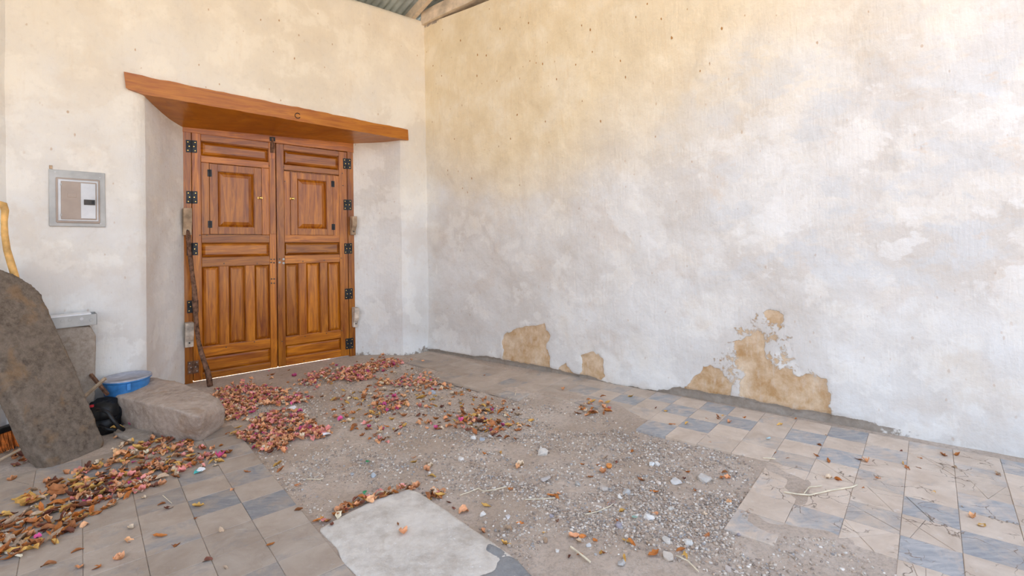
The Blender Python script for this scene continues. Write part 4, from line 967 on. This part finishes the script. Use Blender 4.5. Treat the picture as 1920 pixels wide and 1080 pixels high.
for x, y, w, cn, kind in ((746, 988, .03, 'brown', 'leaf'), (622, 987, .035, 'dark brown', 'leaf'), (756, 1003, .05, 'salmon', 'bract'), (869, 951, .05, 'salmon', 'bract'), (1353, 890, .04, 'rusty', 'leaf'), (1076, 1003, .045, 'salmon', 'bract'), (1173, 1014, .045, 'yellow', 'leaf'), (1185, 1018, .05, 'rusty', 'leaf'), (1226, 1037, .06, 'rusty', 'leaf'), (1034, 925, .05, 'rusty', 'leaf'), (60, 942, .13, 'yellow', 'leaf'), (110, 925, .14, 'brown', 'leaf'), (172, 920, .10, 'yellow', 'leaf'), (520, 868, .07, 'yellow', 'leaf'), (440, 815, .06, 'yellow', 'leaf'), (446, 800, .06, 'yellow', 'leaf'), (265, 845, .10, 'yellow', 'leaf'), (220, 812, .08, 'yellow', 'leaf'), (300, 1007, .06, 'rusty', 'leaf'), (890, 777, .08, 'yellow', 'leaf'), (915, 786, .07, 'yellow', 'leaf'), (789, 743, .08, 'yellow', 'leaf'), (326, 845, .09, 'yellow', 'leaf'), (1492, 786, .04, 'rusty', 'leaf'), (1795, 855, .05, 'rusty', 'leaf'), (250, 806, .05, 'magenta', 'bract'), (412, 860, .07, 'magenta', 'bract')):
    P_ = fl(x, y); c = (leafcols if kind == 'leaf' else bractcols)[cn]; z = .008 if in_poly(np.array([P_[:2]]), padw)[0] else max(zfloor(P_[0], P_[1]), 0 if not in_dirt(P_[0], P_[1]) else -1) + .002
    if (x, y) == (220, 812): z = .03
    if (x, y) == (250, 806): z = .035
    inst[kind].append((9, 'lying on its own', cn, c, (P_[0], P_[1], z), (0.1, 0.1, random.uniform(0, 6)), w, random.randrange(5), SOLO[(x, y)]))
for kind, variants, name, gl in (('leaf', LV, 'dry_leaf', 'dry leaves'), ('bract', BV, 'fallen_bract', 'fallen bougainvillea bracts')):
    L_ = sorted(inst[kind], key=lambda r: -r[0])
    for r_ in L_[:298]:
        o = bpy.data.objects.new(name, variants[r_[7]][0]); col.objects.link(o); o.location = r_[4]; o.rotation_euler = r_[5]; o.scale = (r_[6],) * 3; o.color = (*r_[3], 1)
        shp = (('gently curled', 'strongly curled', 'folded', 'arched', 'tightly rolled', 'drooping') if kind == 'leaf' else ('curled', 'strongly curled', 'flat', 'folded', 'drooping'))[r_[7]]
        siz = 'large' if r_[6] > (.066 if kind == 'leaf' else .039) else 'small' if r_[6] < (.05 if kind == 'leaf' else .031) else 'middling'
        if len(r_) > 8: lb_ = r_[8]; gr_ = None
        else: lb_ = '%s %s %s %s %s' % (siz, r_[2], shp, 'dry leaf' if kind == 'leaf' else 'bract', r_[1]); gr_ = '%s %s' % (gl, r_[1])
        tag(o, lb_, 'leaf' if kind == 'leaf' else 'petal', gr_)
    Vv, Ff, Cc = [], [], []; b = 0
    for r_ in L_[298:]:
        _, BVv, BF = variants[r_[7]]; Rm = np.array(Matrix.LocRotScale(Vector(r_[4]), __import__('mathutils').Euler(r_[5]), Vector((r_[6],) * 3)))
        Vv.append(BVv @ Rm[:3, :3].T + Rm[:3, 3]); Ff += [tuple(b + i for i in f) for f in BF]; Cc.append(np.repeat([r_[3]], len(BVv), 0)); b += len(BVv)
    me = mesh(name + '_litter', np.concatenate(Vv), Ff, True, np.concatenate(Cc))
    o = link('leaf_litter' if kind == 'leaf' else 'petal_litter', me, LEAF_A)
    tag(o, 'smaller dry leaves filling the drifts on the floor' if kind == 'leaf' else 'smaller pink and salmon bracts filling the heaps on the floor', 'litter', kind='stuff')

def straw(pxs, r, label, lift=.006):
    pts = []
    for x, y in pxs:
        P_ = fl(x, y); pts.append(np.array([P_[0], P_[1], max(zfloor(P_[0], P_[1]), -.012) + lift + r]))
    tag(MB().tube(pts, r, 5).build('straw', STRAW, None), label, 'straw')
straw([(1470, 925), (1495, 930), (1518, 931), (1560, 921), (1598, 915), (1607, 911)], .0035, 'longest bent white straw on the paving right of the gravel')
straw([(1508, 928), (1517, 916), (1541, 913)], .0025, 'short hooked white straw touching the longest one')
straw([(1431, 861), (1454, 863)], .003, 'short white straw on the tiles above the longest one')
straw([(862, 927), (880, 921), (897, 914)], .0022, 'thin straw on the gravel right of the pad corner')
straw([(897, 914), (906, 920), (930, 916), (950, 911)], .0025, 'pale straw continuing right from the pad corner')
straw([(985, 935), (1010, 934), (1040, 932)], .0022, 'straight straw under the rusty leaf in the gravel')
straw([(1097, 963), (1120, 958), (1143, 950), (1150, 945)], .0022, 'forked straw in the middle of the gravel')
straw([(1070, 1024), (1090, 1040), (1107, 1053)], .004, 'thick tan straw low in the gravel')
straw([(1310, 1070), (1290, 1050), (1268, 1040)], .0025, 'straw beside the pointed tan stone')
straw([(942, 677), (965, 682), (985, 679), (990, 676)], .004, 'long pale straw at the foot of the right wall')
straw([(205, 945), (240, 928), (262, 917)], .003, 'pale straw on the drift before the leaning slab')
straw([(30, 985), (90, 963), (150, 950), (175, 942)], .006, 'long dry straw across the bottom left drift')
straw([(-5, 1010), (4, 1030), (12, 1040), (40, 1046)], .006, 'curved pale stalk at the left picture edge')
straw([(945, 735), (955, 746), (965, 744), (968, 734)], .0025, 'curled straw on the dirt near the right wall')
straw([(575, 898), (600, 899), (606, 897)], .0022, 'short straw on the dirt left above the pad')
straw([(480, 816), (500, 815), (512, 813)], .003, 'short straw lying over the petals between block and pad')
straw([(305, 930), (322, 945)], .0015, 'tiny straw on the left paving by the drift')

# small bits: orange ring, green bits, foil, bottle caps
P_ = fl(1142, 873); rg = MB().lathe((P_[0], P_[1], zfloor(P_[0], P_[1]) + .004), [(.011, 0), (.015, 0), (.016, .012), (.0145, .016), (.011, .015), (.010, .003)], 20)
tag(rg.build('plastic_ring', simple('orange_plastic', (.85, .33, .08), .4, .4), None, smooth=True), 'small orange plastic ring in the upper gravel', 'ring')
GR = simple('green_bit', (.05, .30, .12), .5, .3); TE = simple('teal_foil', (.05, .45, .42), .35, .5)
def scrap(x, y, w, mat, name, label, cat, z=.004):
    P_ = fl(x, y); r = w / 2 / F * P_[1]; mb = MB(); a0 = random.random() * 6; n = 6; V = []
    for k in range(n): a = a0 + k * 1.047; q = r * random.uniform(.6, 1.1); V.append((P_[0] + q * math.cos(a), P_[1] + q * math.sin(a) * .8, zfloor(P_[0], P_[1]) + z + random.uniform(0, r * .6)))
    V2 = [(a, b, c + .0012) for a, b, c in V]; mb.add(V + V2, [tuple(range(n - 1, -1, -1)), tuple(range(n, 2 * n))] + [(k, (k + 1) % n, n + (k + 1) % n, n + k) for k in range(n)])
    tag(mb.build(name, mat, None), label, cat)
scrap(690, 862, 10, GR, 'green_scrap', 'tiny green leaf scrap on the dirt above the pad', 'scrap')
scrap(684, 925, 13, GR, 'green_scrap', 'green leaf bit at the back edge of the pad', 'scrap', .012)
scrap(812, 914, 8, GR, 'green_scrap', 'tiny green bit in the tuft at the pad corner', 'scrap', .012)
scrap(1189, 971, 14, simple('sea_glass', (.32, .50, .42), .4, .4), 'glass_shard', 'pale green shard left of the round white stone', 'shard', .006)
scrap(377, 886, 18, PAPER, 'paper_scrap', 'white paper scrap at the right end of the leaf drift', 'paper', .012)
scrap(370, 888, 16, TE, 'foil_scrap', 'teal foil scrap under the white paper scrap', 'foil', .008)
scrap(548, 764, 22, PAPER, 'paper_scrap', 'crumpled white paper between the two petal heaps', 'paper')
scrap(569, 786, 12, PAPER, 'paper_scrap', 'small white paper beside the lower petal heap', 'paper')
scrap(612, 815, 18, PAPER, 'paper_scrap', 'white tissue scrap at the right end of the lower petal heap', 'paper', .012)
scrap(664, 687, 9, TE, 'foil_scrap', 'teal glinting foil near the right door jamb', 'foil', .01)
scrap(1441, 824, 10, simple('pale_blue_paper', (.55, .75, .82), .6), 'paper_scrap', 'pale blue paper speck on the tiles by the right wall', 'paper', .008)
P_ = fl(556, 733)
cpn = empty('bottle_cap', (P_[0], P_[1], zfloor(P_[0], P_[1])), 'green and white bottle cap beside the petal heap before the door', 'bottle cap')
zc_ = zfloor(P_[0], P_[1]) + .003
MB().lathe((P_[0], P_[1], zc_), [(.016, 0), (.0165, .003), (.014, .008), (.001, .009)], 16).build('cap_skirt', GR, cpn)
MB().lathe((P_[0], P_[1], zc_ + .009), [(.010, 0), (.009, .0012), (.001, .0014)], 16).build('cap_top', PAPER, cpn)
